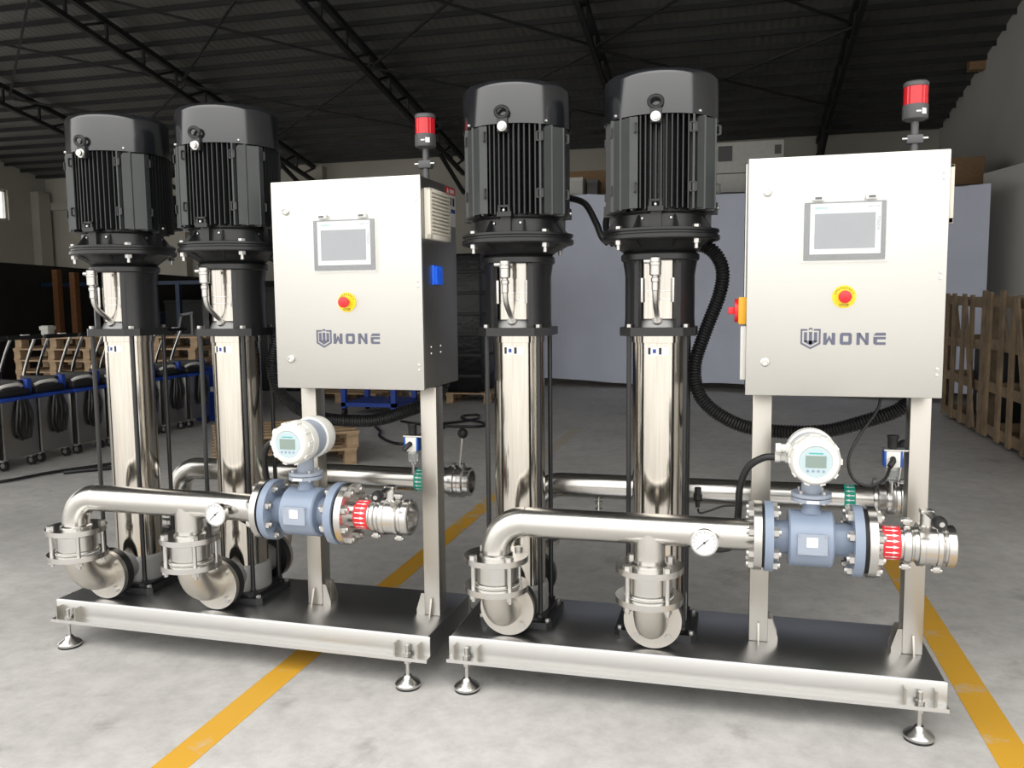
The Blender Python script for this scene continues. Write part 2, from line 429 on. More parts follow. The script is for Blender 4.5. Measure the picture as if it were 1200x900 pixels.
# ---- base frame with posts, feet
def base_frame():
    t = thing('base_frame', 'stainless steel base frame with two posts carrying the right skid', 'base frame', (0, 0, 0), 'skid base frames')
    p = MB(); p.box((0, 0, BT-.006), (BL, BW, BT), bev=.0025)
    p.build('deck_plate', 'plate', t)
    for s in (0, 1):
        f = MB(); y0 = 0 if s == 0 else BW; d = -1 if s == 0 else 1
        prof = [(y0, BT-.003), (y0+d*.003, BT-.008), (y0+d*.003, .116), (y0+d*.038, .116), (y0+d*.040, .104), (y0-d*.003, .104), (y0-d*.003, BT-.006)]
        f.prism(prof, (-.006, 0, 0), (0, 1, 0), (0, 0, 1), (1, 0, 0), BL+.012)
        f.build('side_channel', 'channel', t)
    for x0, x1 in ((0, .005), (BL-.005, BL)):
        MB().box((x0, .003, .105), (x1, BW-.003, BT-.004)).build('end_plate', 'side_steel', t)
    for s, y in ((-1, -.021), (1, BW+.021)):
        for x in (.066, BL-.076):
            for dx in (-.045, .045):
                MB().box((x+dx-.003, y-.014 if s < 0 else y-.018, .116), (x+dx+.003, y+.018 if s < 0 else y+.014, .168)).build('rib', 'brushed_post', t)
            ft = MB(); ft.lathe([(0, .008), (.046, .008), (.047, .016), (.040, .024), (.022, .034), (.013, .046), (0, .046)], (x, y, 0), seg=28)
            fo = ft.build('foot', 'bright_steel', t)
            MB().cyl((x, y, 0), (x, y, .009), .045, seg=28).build('foot_pad', 'rubber', fo, off=(0, 0, 0))
            MB().cyl((x, y, .04), (x, y, .158), .0075, seg=12).build('foot_stud', 'zinc', fo, off=(0, 0, 0))
            for z in (.091, .117):
                MB().prism(hexprof(.0145), (x, y, z), (1, 0, 0), (0, 1, 0), (0, 0, 1), .012).build('nut', 'zinc', fo, off=(0, 0, 0))
    for x in (1.0525, 1.5575):
        po = MB().box((x, .1955, BT), (x+.065, .2705, 1.084), bev=.004).build('post', 'brushed_post', t)
        c = x+.0325
        MB().prism([(0, 0), (.030, 0), (.030, .012), (.008, .070), (0, .070)], (c-.003, .1955, BT), (0, -1, 0), (0, 0, 1), (1, 0, 0), .006).build('gusset', 'brushed_post', po, off=(0, 0, 0))
        d = 1 if x < 1.3 else -1; xe = x+.065 if d > 0 else x
        for yy in (.2005, .2605):
            MB().prism([(0, 0), (.034, 0), (.034, .020), (.014, .085), (0, .085)], (xe, yy, BT), (d, 0, 0), (0, 0, 1), (0, 1, 0), .006).build('gusset', 'brushed_post', po, off=(0, 0, 0))
    return t
base_r = base_frame()
left_copy(base_r, 'stainless steel base frame with two posts carrying the left skid')

# ---- pump
bolt_foot = bolt_mesh('b', 'zinc', .011, .010, .006, .02).data('bolt', 'zinc')
bolt_disc = MB(); bolt_disc.prism(hexprof(.014), (0, 0, .036), (1, 0, 0), (0, 1, 0), (0, 0, 1), .010); bolt_disc.cyl((0, 0, .036), (0, 0, -.034), .0075, seg=12)
bolt_disc.prism(hexprof(.0145), (0, 0, -.016), (1, 0, 0), (0, 1, 0), (0, 0, 1), .014); bolt_disc = bolt_disc.data('bolt', 'zinc')
bolt_port = MB(); bolt_port.prism(hexprof(.012), (0, 0, 0), (1, 0, 0), (0, 1, 0), (0, 0, 1), .011); bolt_port = bolt_port.data('bolt', 'zinc')
screw_small = MB().lathe([(0, .006), (.004, .005), (.006, .001), (.006, -.004)], seg=12).data('screw', 'zinc')

def rounded_rect(hx, hy, c):
    return [(hx-c, -hy), (hx, -hy+c), (hx, hy-c), (hx-c, hy), (-hx+c, hy), (-hx, hy-c), (-hx, -hy+c), (-hx+c, -hy)]
def make_pump(label):
    t = thing('pump', label, 'pump', (0, 0, 0), 'vertical multistage pumps')
    fp = MB(); fp.prism(rounded_rect(.145, .128, .018), (0, 0, 0), (1, 0, 0), (0, 1, 0), (0, 0, 1), .024)
    fp.prism(rounded_rect(.118, .118, .03), (0, 0, .024), (1, 0, 0), (0, 1, 0), (0, 0, 1), .012)
    fpo = fp.build('foot_plate', 'black_paint', t)
    for sx in (-1, 1):
        for sy in (-1, 1):
            place('bolt', bolt_foot, fpo, (sx*.127, sy*.108, .024))
    cs = MB(); cs.lathe([(.100, .034), (.106, .036), (.106, .125), (.103, .138), (.099, .142), (.0, .142)], seg=48)
    for s in (-1, 1): cs.cyl((0, 0, .104), (0, s*.172, .104), .062, seg=32)
    cs.build('casing', 'grey_cast', t)
    for s in (-1, 1):
        pf = MB().cyl((0, s*.163, .104), (0, s*.1955, .104), .101, seg=48).build('port_flange', 'black_paint', t)
    MB().lathe([(.0955, .140), (.0955, 1.062), (.0990, 1.063), (.0990, 1.088)], seg=64).build('sleeve', 'sleeve', t)
    # maker's sticker near the top of the sleeve
    st = MB(); st.lathe([(.0962, 1.020), (.0962, 1.048)], seg=10, a0=-PI/2-.42, a1=-PI/2+.42); sto = st.build('sticker', 'white_print', t)
    for a, b_ in ((-.34, -.24), (.06, .16)):
        MB().lathe([(.0966, 1.022), (.0966, 1.046)], seg=3, a0=-PI/2+a, a1=-PI/2+b_).build('print', 'black_print', sto)
    MB().lathe([(.0966, 1.027), (.0966, 1.041)], seg=3, a0=-PI/2-.16, a1=-PI/2-.04).build('print', 'print_blue', sto)
    for sx in (-1, 1):
        for sy in (-1, 1):
            so = MB().cyl((sx*.098, sy*.098, .036), (sx*.098, sy*.098, 1.09), .0088, seg=14).build('stay_rod', 'black_paint', t)
            MB().prism(hexprof(.016), (sx*.098, sy*.098, .036), (1, 0, 0), (0, 1, 0), (0, 0, 1), .012).build('nut', 'black_paint', so)
    hp = MB(); hp.prism(rounded_rect(.132, .132, .042), (0, 0, 1.088), (1, 0, 0), (0, 1, 0), (0, 0, 1), .030); hpo = hp.build('head_plate', 'black_paint', t)
    for sx in (-1, 1):
        for sy in (-1, 1):
            place('bolt', bolt_port, hpo, (sx*.098, sy*.098, 1.118))
    # motor stool: two side walls with flared edges, open front and back
    for c in (0, PI):
        w = MB()
        a0, a1 = c-math.radians(56), c+math.radians(56)
        n = 14; ro, ri = .127, .113
        prof = [(ri, 1.118), (ro-.002, 1.118), (ro-.004, 1.15), (ro-.004, 1.30), (ro+.004, 1.352), (ri, 1.352), (ri, 1.118)]
        w.lathe(prof, seg=n, a0=a0, a1=a1)
        for a in (a0, a1):   # edge ribs
            d = V(math.cos(a), math.sin(a), 0)
            w.beam(tuple(d*.120 + V(0, 0, 1.118)), tuple(d*.120 + V(0, 0, 1.352)), .018, .018, tuple(d))
        w.build('stool_wall', 'black_paint', t)
    hc = MB(); hc.lathe([(.106, 1.118), (.104, 1.124), (.090, 1.150), (.0, 1.152)], seg=40); hc.build('head_cone', 'grey_cast', t)
    for a in (-PI/2, PI/2):
        MB().lathe([(.160, 1.148), (.160, 1.352), (.158, 1.352), (.158, 1.148), (.160, 1.148)], (0, -.062*math.sin(a), 0), seg=14, a0=a-.47, a1=a+.47).build('coupling_guard', 'sleeve', t)
    for sx in (-.056, .056):
        for sy in (-.098, .098):
            MB().box((sx-.007, sy-.003, 1.205), (sx+.007, sy+.003, 1.290), bev=.002).build('guard_clip', 'bright_steel', t)
    for z in (1.215, 1.243):
        MB().lathe([(.1602, z), (.1608, z+.0012), (.1602, z+.0024)], (0, .062, 0), seg=12, a0=-PI/2-.45, a1=-PI/2+.45).build('guard_band', 'bright_steel', t)
    MB().lathe([(0, 1.350), (.133, 1.350), (.138, 1.354), (.138, 1.372), (.132, 1.378), (0, 1.378)], seg=48).build('upper_ring', 'black_paint', t)
    bl = MB(); bl.lathe([(.120, 1.376), (.128, 1.380), (.150, 1.398), (.176, 1.416), (.204, 1.420), (.208, 1.424), (.208, 1.436), (.201, 1.440), (.201, 1.446), (.206, 1.449), (.206, 1.457), (.15, 1.459)], seg=64)
    for i in range(8):
        a = PI/8+PI/4*i; d = V(math.cos(a), math.sin(a), 0)
        bl.prism([(.12, 0), (.195, .04), (.12, .04)], tuple(V(0, 0, 1.380)-V(-d.y, d.x, 0)*.004), tuple(d), (0, 0, 1), (-d.y, d.x, 0), .008)
    blo = bl.build('flange_bell', 'black_paint', t)
    for i in range(4):
        a = PI/4+PI/2*i; place('bolt', bolt_disc, blo, (.187*math.cos(a), .187*math.sin(a), 1.421))
    es = MB(); es.lathe([(.166, 1.455), (.160, 1.462), (.158, 1.505), (.166, 1.512), (.0, 1.513)], seg=56)
    for i in range(8):
        a = PI/8+PI/4*i; d = V(math.cos(a), math.sin(a), 0)
        es.prism([(.15, 0), (.196, 0), (.16, .045), (.15, .045)], tuple(V(0, 0, 1.457)-V(-d.y, d.x, 0)*.0035), tuple(d), (0, 0, 1), (-d.y, d.x, 0), .007)
    for i in range(4):
        a = PI/2*i; d = V(math.cos(a), math.sin(a), 0)
        es.beam(tuple(d*.166+V(0, 0, 1.457)), tuple(d*.166+V(0, 0, 1.522)), .036, .022, tuple(d))
    eso = es.build('end_shield', 'black_paint', t)
    for i in range(8):
        a = PI/2*(i//2) + (.30 if i % 2 else -.30); d = V(math.cos(a), math.sin(a), 0)*.159
        place('screw', screw_small, eso, (d.x, d.y, 1.490), (PI/2, 0, a+PI/2))
    # motor body with parallel fins on four sides and smooth corner panels
    core = MB().lathe([(.0, 1.512), (.150, 1.512), (.150, 1.832), (0, 1.832)], seg=48).build('motor_body', 'fin_black', t)
    Z0, Z1 = 1.518, 1.826
    for u in range(7):
        off = .0175*u; tip = math.sqrt(.193**2-off**2); root = math.sqrt(.148**2-off**2)
        me = MB().box((-.0022, -tip, Z0+(.004 if u % 2 else 0)), (.0022, -root+.004, Z1)).data('fin', 'fin_black')
        for k in range(4):
            for s in ((1,) if u == 0 else (1, -1)):
                a = PI/2*k; o = V(off*s*math.cos(a), off*s*math.sin(a), 0); place('fin', me, core, tuple(o), (0, 0, a))
    for k in range(4):
        R3 = Matrix.Rotation(PI/2*k, 3, 'Z')
        for s in (-1, 1):   # thick edge ribs beside the fins
            p = MB().box((s*.122-.0035, -.160, Z0), (s*.122+.0035, -.130, Z1))
            p.v = [tuple(R3 @ V(*q)) for q in p.v]; p.build('edge_rib', 'panel_green', core)
        c = MB(); A, B = V(.134, -.148, 0), V(.193, -.084, 0); n = V(1, -1, 0).normalized()
        pts = [A, B, B-n*.012-V(0, -.004, 0), A-n*.012]
        b0 = len(c.v)
        c.prism([(0, 0), ((B-A).length, 0), ((B-A).length, .300), (.008, .300), (0, .29)], tuple(A+V(0, 0, 1.521)), tuple((B-A).normalized()), (0, 0, 1), tuple(-n), .010)
        c.beam(tuple(B-n*.005+V(0, 0, 1.521)), tuple(B-V(.03, -.004, 0)+V(0, 0, 1.521)), .008, .012)
        c.box((.188, -.088, 1.521), (.194, -.060, 1.821))
        c.v = [tuple(R3 @ V(*q)) for q in c.v]; co = c.build('corner_panel', 'panel_green', core)
        for zz in (1.575, 1.77):
            for ax, ay in ((.120, -.158), (.205-.01, -.068)):
                g = MB()
                u_ = .020; h_ = .030
                for e in (((-u_/2, 0), (u_/2, 0)), ((-u_/2, h_), (u_/2, h_))):
                    g.beam((ax+e[0][0], ay, zz+e[0][1]), (ax+e[1][0], ay, zz+e[1][1]), .008, .004)
                for e in (-u_/2, u_/2): g.beam((ax+e, ay, zz), (ax+e, ay, zz+h_), .004, .008)
                g.v = [tuple(R3 @ V(*q)) for q in g.v]; g.build('clip', 'fin_black', co)
    for k in range(4):   # brackets at the foot of the fins
        R3 = Matrix.Rotation(PI/2*k, 3, 'Z'); g = MB()
        g.box((-.026, -.199, 1.510), (.026, -.165, 1.526)); g.box((-.022, -.199, 1.526), (-.013, -.18, 1.546)); g.box((.013, -.199, 1.526), (.022, -.18, 1.546)); g.box((-.022, -.199, 1.542), (.022, -.18, 1.549))
        g.v = [tuple(R3 @ V(*q)) for q in g.v]; go = g.build('fin_bracket', 'black_paint', t)
        p = R3 @ V(0, -.199, 1.531); place('screw', screw_small, go, tuple(p), (PI/2, 0, PI/2*k))
    fc = MB(); prof = [(.190, 1.829), (.1985, 1.827), (.1985, 1.955), (.196, 1.966), (.189, 1.974), (.178, 1.978), (.150, 1.979), (.0, 1.979)]
    fc.lathe(prof, seg=72); fco = fc.build('fan_cover', 'black_gloss', t, sharp=50)
    for i in range(4):
        a = PI/4+PI/2*i; d = V(math.cos(a), math.sin(a), 0)
        place('screw', screw_small, fco, tuple(d*.199+V(0, 0, 1.838)), (PI/2, 0, a+PI/2))
    for r in (.05, .085, .12, .15):
        MB().lathe([(r-.002, 1.979), (r-.002, 1.982), (r+.002, 1.982), (r+.002, 1.979)], seg=40).build('grille_ring', 'black_paint', fco)
    for s, a in ((-1, 0), (1, PI)):   # lifting eyes front and back
        R3 = Matrix.Rotation(a, 3, 'Z'); g = MB()
        ring = [V(.021*math.cos(q)*1.05, -.214 - .006*math.sin(q), 1.862 + .017*math.sin(q)) for q in [2*PI*i/20 for i in range(21)]]
        g.tube(ring, .0068, 10, False); g.box((-.019, -.212, 1.795), (.019, -.190, 1.850), bev=.004)
        g.v = [tuple(R3 @ V(*q)) for q in g.v]; go = g.build('lifting_eye', 'black_paint', t)
        b_ = MB().cyl((0, -.212, 1.815), (0, -.226, 1.815), .0125, seg=20); b_.cyl((0, -.212, 1.815), (0, -.214, 1.815), .017, seg=20); b_.cyl((0, -.226, 1.815), (0, -.228, 1.815), .006, seg=6)
        b_.v = [tuple(R3 @ V(*q)) for q in b_.v]; b_.build('eye_bolt', 'bright_steel', go)
    # terminal box at the back with a cable gland
    tb = MB().box((-.085, .175, 1.545), (.085, .295, 1.70), bev=.01).build('terminal_box', 'black_paint', t)
    MB().cyl((.085, .235, 1.62), (.125, .235, 1.62), .018, seg=16).build('gland', 'rubber', tb)
    # vent valve in front
    vp = MB(); path = spline([(0, -.085, 1.140), (0, -.110, 1.158), (0, -.165, 1.195), (0, -.188, 1.225), (0, -.192, 1.275)], 8)
    vp.tube(path, .0095, 14); vpo = vp.build('vent_pipe', 'zinc', t)
    MB().lathe([(.010, 0), (.012, .002), (.012, .03), (.0145, .032), (.0145, .044), (.011, .046), (.011, .05), (.0195, .055), (.0195, .085), (.021, .087), (.021, .096), (.0195, .098), (.0195, .112), (.008, .118), (0, .118)], (0, -.192, 1.243), seg=28).build('vent_valve', 'zinc', t)
    MB().cyl((-.018, -.192, 1.343), (-.038, -.192, 1.343), .0075, seg=12).build('vent_nozzle', 'zinc', t)
    MB().cyl((0, -.075, 1.128), (0, -.100, 1.147), .021, r2=.018, seg=20).build('vent_plug', 'zinc', t)
    return t
pump0 = make_pump('black motor pump standing beside the flow meter on the right skid, second from right cabinet')
pump0['label'] = 'black and steel pump at the left end of the right skid'
pump0.location = (PX[0], PY, BT)
dup(pump0, (PX[1], PY, BT), 0, 'black and steel pump next to the right control cabinet')
dup(pump0, to_left((PX[0], PY, BT)), LR, 'black and steel pump at the left end of the left skid')
dup(pump0, to_left((PX[1], PY, BT)), LR, 'black and steel pump next to the left control cabinet')

# ---- elbows and check valves between pumps and discharge pipe
EY = PY-.1955-.022   # outer face of the elbow flange
def make_elbow():
    t = thing('pump_elbow', '', 'pipe elbow', (PX[0], EY, BT), 'flanged elbows below the check valves')
    x = PX[0]; z = BT+.104; r = .0535; Rb = .413-z; yv = DY
    ring = MB().cyl((x, EY, z), (x, EY+.021, z), .100, seg=56).build('port_flange', 'cast_steel', t)
    for i in range(4):
        a = PI/4+PI/2*i; place('bolt', bolt_port, ring, (x+.078*math.cos(a)-t.location[0], EY-.0-t.location[1], z+.078*math.sin(a)-t.location[2]), (PI/2, 0, 0))
    Ry = EY+.004-yv
    el = MB(); pts = [V(x, yv + Ry - Ry*math.sin(q), z + (.413-z)*(1-math.cos(q)) if False else z + (.413-z) - (.413-z)*math.cos(q)) for q in [0]]
    pts = [V(x, EY+.004 - Ry*math.sin(q), .413 - (.413-z)*math.cos(q)) for q in [PI/2*i/18 for i in range(19)]]
    el.tube(pts, r, 36); el.build('bend', 'cast_steel', t)
    return t
elb = make_elbow()
top_flange_z, low_flange_z = .526, .4235
elb['label'] = 'flanged steel elbow under the left check valve' + R_
bolt_long = MB(); bolt_long.prism(hexprof(.0145), (0, 0, 0), (1, 0, 0), (0, 1, 0), (0, 0, 1), .012); bolt_long.cyl((0, 0, .012), (0, 0, -.150), .0075, seg=12)
bolt_long.prism(hexprof(.0145), (0, 0, -.140), (1, 0, 0), (0, 1, 0), (0, 0, 1), .014); bolt_long = bolt_long.data('bolt', 'zinc')
def make_check():
    x = PX[0]; t = thing('check_valve', 'wafer check valve between two bolted flanges at the left pump' + R_, 'check valve', (x, DY, .413), 'flanged check valves')
    MB().cyl((x, DY, .413), (x, DY, .433), .111, seg=64).build('lower_flange', 'bright_steel', t)
    MB().cyl((x, DY, .516), (x, DY, .536), .111, seg=64).build('upper_flange', 'bright_steel', t)
    MB().lathe([(.075, .435), (.080, .438), (.080, .445), (.074, .448), (.074, .503), (.079, .507), (.079, .513), (.074, .515)], (x, DY, 0), seg=48).build('valve_body', 'bright_steel', t)
    MB().lathe([(.078, .433), (.081, .4345), (.078, .436)], (x, DY, 0), seg=40).build('gasket', 'white_plastic', t)
    MB().lathe([(.075, .513), (.078, .5145), (.075, .516)], (x, DY, 0), seg=40).build('gasket', 'white_plastic', t)
    MB().lathe([(.058, .536), (.058, .540), (.052, .544)], (x, DY, 0), seg=40).build('weld_collar', 'bright_steel', t)
    for i in range(4):
        a = PI/4+PI/2*i; place('bolt', bolt_long, t, (x+.091*math.cos(a), DY+.091*math.sin(a), .536))
    return t
chk = make_check()
dx = PX[1]-PX[0]
def shifted(root, d, label): return dup(root, (root.location[0]+d, root.location[1], root.location[2]), 0, label)
for root, n in ((elb, 'flanged steel elbow under the %s check valve'), (chk, 'wafer check valve between two bolted flanges below the %s')):
    if root is elb:
        s = shifted(root, dx, n % 'right' + R_); left_copy(root, n % 'left' + L_); left_copy(s, n % 'right' + L_)
    else:
        root['label'] = n % 'pipe bend' + R_
        s = shifted(root, dx, n % 'pipe tee' + R_); left_copy(root, n % 'pipe bend' + L_); left_copy(s, n % 'pipe tee' + L_)

# ---- discharge pipe
def ring_flange(mb, x, y, z, r, th, hole=0.0, seg=64): mb.cyl((x, y, z), (x+th, y, z), r, seg=seg, hole=hole)
nut_x = MB(); nut_x.prism(hexprof(.0175), (0, 0, 0), (1, 0, 0), (0, 1, 0), (0, 0, 1), .015); nut_x.cyl((0, 0, .015), (0, 0, .022), .0095, seg=12); nut_x.cyl((0, 0, 0), (0, 0, -.02), .0085, seg=12); nut_x = nut_x.data('bolt', 'zinc')
def bolt_circle(par, x, y, z, r, n, d, ph=0.0):
    """n nuts on a circle; d=+1 points to +x, -1 to -x"""
    for i in range(n):
        a = ph + 2*PI*i/n
        off = par.parent['off'] if par.parent else par['off']
        place('bolt', nut_x, par, (x-off[0], y+r*math.cos(a)-off[1], z+r*math.sin(a)-off[2]), (0, d*PI/2, 0))
def make_discharge():
    t = thing('discharge_pipe', 'stainless discharge pipe with bend and tee in front of the pumps' + R_, 'pipe', (PX[0], DY, .54), 'discharge pipes')
    x = PX[0]; Rb = .105
    pts = [V(x, DY, .540)] + [V(x+Rb-Rb*math.cos(q), DY, DZ-Rb+Rb*math.sin(q)) for q in [PI/2*i/16 for i in range(17)]] + [V(x+Rb+(1.056-x-Rb)*i/6, DY, DZ) for i in range(1, 7)]
    MB().tube(pts, PR, 40).build('main_pipe', 'pipe', t)
    br = MB(); br.lathe([(.0515, .538), (.0515, .615), (.0505, .655)], (PX[1], DY, 0), seg=40)
    br.build('tee_branch', 'pipe', t)
    fl = MB(); ring_flange(fl, 1.054, DY, DZ, .110, .024); flo = fl.build('end_flange', 'bright_steel', t)
    bolt_circle(flo, 1.054, DY, DZ, .090, 8, -1, PI/8)
    for i in range(1): pass
    w = MB()
    for wx in (x+Rb, ):
        w.lathe([(.0512, -.0015), (.0518, 0), (.0512, .0015)], (wx, DY, DZ), (1, 0, 0), seg=36)
    w.build('weld_seam', 'pipe', t)
    return t
dis = make_discharge(); left_copy(dis, 'stainless discharge pipe with bend and tee in front of the pumps' + L_)

# ---- pressure gauge on the discharge pipe
def make_gauge():
    x, y, z = .905, DY-.062, .645
    t = thing('pressure_gauge', 'round white pressure gauge on the front of the discharge pipe' + R_, 'gauge', (x, DY-.045, z), 'pressure gauges')
    MB().cyl((x, DY-.040, z), (x, y-.002, z), .009, seg=14).build('stem', 'zinc', t)
    MB().lathe([(0, 0), (.036, .001), (.040, .004), (.040, .022), (.043, .024), (.043, .030), (.0385, .031), (.0385, .028)], (x, y, z), (0, -1, 0), seg=48).build('case', 'bright_steel', t)
    d = MB().cyl((x, y-.026, z), (x, y-.0285, z), .0386, seg=48).build('dial', 'gauge_glass', t)
    for i in range(13):
        a = math.radians(225-270*i/12); c, s = math.cos(a), math.sin(a)
        MB().beam((x+.029*c, y-.029, z+.029*s), (x+.035*c, y-.029, z+.035*s), .0006, .0016, (0, 1, 0)).build('scale_mark', 'black_print', d)
    a = math.radians(222)
    MB().beam((x+.030*math.cos(a), y-.0300, z+.030*math.sin(a)), (x-.017*math.cos(a), y-.0300, z-.017*math.sin(a)), .001, .0022, (0, 1, 0)).build('needle', 'black_print', d)
    MB().cyl((x, y-.0285, z), (x, y-.031, z), .0035, seg=12).build('needle_hub', 'black_print', d)
    return t
ga = make_gauge(); left_copy(ga, 'round white pressure gauge on the front of the discharge pipe' + L_)

# ---- electromagnetic flow meter
def make_meter():
    X0 = 1.226; t = thing('flow_meter', 'blue-grey flow meter with white display head' + R_, 'flow meter', (X0, DY, .545), 'flow meters')
    MB().cyl((1.078, DY, DZ), (1.0865, DY, DZ), .100, seg=48).build('gasket', 'rubber', t)
    f1 = MB(); ring_flange(f1, 1.0865, DY, DZ, .110, .026); f1 = f1.build('flange', 'meter_blue', t); bolt_circle(f1, 1.1125, DY, DZ, .090, 8, 1, PI/8)
    f2 = MB(); ring_flange(f2, 1.345, DY, DZ, .110, .028); f2 = f2.build('flange', 'meter_blue', t); bolt_circle(f2, 1.345, DY, DZ, .090, 8, -1, PI/8)
    MB().cyl((1.373, DY, DZ), (1.386, DY, DZ), .098, seg=48).build('gasket', 'rubber', t)
    b = MB(); b.cyl((1.11, DY, DZ), (1.346, DY, DZ), .052, seg=40)
    b.lathe([(.052, 1.158), (.082, 1.158), (.0875, 1.163), (.0875, 1.285), (.082, 1.290), (.052, 1.290)], (0, DY, DZ), (1, 0, 0), seg=56)
    b.cyl((X0, DY, DZ+.06), (X0, DY, .778), .026, seg=28); b.lathe([(.036, .738), (.028, .746), (.026, .752)], (X0, DY, 0), seg=28)
    body = b.build('body', 'meter_blue', t)
    # nameplate on the front of the body
    np_ = MB().lathe([(.0895, 1.180), (.0895, 1.272)], (0, DY, DZ), (1, 0, 0), seg=1) if False else MB()
    np_.box((1.182, DY-.0925, DZ-.028), (1.268, DY-.0855, DZ+.036)); npo = np_.build('nameplate', 'meter_grey', t)
    MB().box((1.208, DY-.0932, DZ-.004), (1.240, DY-.0924, DZ+.026)).build('sticker', 'white_print', npo)
    for sx in (1.187, 1.263):
        for sz in (-.022, .030): place('screw', screw_small, npo, (sx-t.location[0], DY-.0925-t.location[1], DZ+sz-t.location[2]), (PI/2, 0, 0)).scale = (.4, .4, .4)
    pf = MB(); pf.cyl((X0, DY, .776), (X0, DY, .788), .060, seg=40); pf.cyl((X0, DY, .791), (X0, DY, .802), .060, seg=40); pf.cyl((X0, DY, .80), (X0, DY, .87), .030, seg=24)
    pfo = pf.build('neck_flange', 'meter_grey', t)
    MB().box((X0-.018, DY-.0612, .7775), (X0+.018, DY-.0590, .7865)).build('tag_plate', 'white_print', pfo)
    for i in range(4):
        a = PI/4+PI/2*i; MB().cyl((X0+.047*math.cos(a), DY+.047*math.sin(a), .77), (X0+.047*math.cos(a), DY+.047*math.sin(a), .811), .006, seg=8).build('bolt', 'zinc', pfo)
    # display head, axis along -y
    hz = .918; yf = DY-.118; yb = DY+.112
    h = MB(); h.lathe([(.068, .083), (.068, .158)], (X0, yf, hz), (0, 1, 0), seg=48); h.build('head_housing', 'meter_grey', t)
    fcv = MB(); fcv.lathe([(.046, .002), (.050, -.002), (.064, .002), (.071, .012), (.073, .03), (.073, .050), (.0755, .052), (.0755, .086), (.066, .088)], (X0, yf, hz), (0, 1, 0), seg=56)
    for i in range(10):
        a = 2*PI*i/10; c, s = math.cos(a), math.sin(a); fcv.beam((X0+.074*c, yf+.014, hz+.074*s), (X0+.074*c, yf+.048, hz+.074*s), .016, .005, (c, 0, s))
    fcv.build('front_cover', 'white_plastic', t)
    bcv = MB(); bcv.lathe([(.066, .156), (.0755, .158), (.0755, .190), (.073, .215), (.066, .226), (.0, .228)], (X0, yf, hz), (0, 1, 0), seg=56); bcv.build('rear_cover', 'white_plastic', t)
    gl = MB().cyl((X0, yf+.004, hz), (X0, yf-.0005, hz), .0465, seg=48).build('display_face', 'lcd_bezel', t)
    MB().box((X0-.029, yf-.0022, hz-.016), (X0+.029, yf-.0004, hz+.019)).build('screen', 'lcd', gl)
    MB().box((X0-.020, yf-.0012, hz+.0245), (X0+.020, yf-.0004, hz+.0280)).build('print', 'teal_print', gl)
    for i in range(4): MB().cyl((X0-.0225+.015*i, yf-.0004, hz-.027), (X0-.0225+.015*i, yf-.0020, hz-.027), .0038, seg=14).build('button', 'meter_blue', gl)
    # cable glands on the left of the head
    for dy, z in ((.100, hz+.022), (.135, hz-.012)):
        yy = yf+dy; MB().lathe([(.0, 0), (.018, .001), (.018, .012), (.013, .014), (.013, .028), (.016, .029), (.016, .044), (.0, .045)], (X0-.066, yy, z), (-1, 0, 0), seg=18).build('gland', 'white_plastic', t)
    return t
fm = make_meter(); left_copy(fm, 'blue-grey flow meter with white display head' + L_)
# black conduit from the flow meter head down behind the flanges
def make_meter_cable():
    t = thing('meter_cable', 'black cable from the flow meter head down behind the pipe flange' + R_, 'cable', (1.06, -.0, .62), 'flow meter cables')
    pts = spline([(1.118, -.076, .906), (1.080, -.07, .900), (1.035, -.045, .862), (1.012, -.015, .79), (1.008, .005, .70), (1.00, .0, .63), (.985, .0, .585), (.93, .005, .572), (.87, .03, .575), (.80, .09, .60)], 10)
    MB().tube(pts, .0115, 12).build('cable_sheath', 'cable', t); return t
mc = make_meter_cable(); left_copy(mc, 'black cable from the flow meter head down behind the pipe flange' + L_)

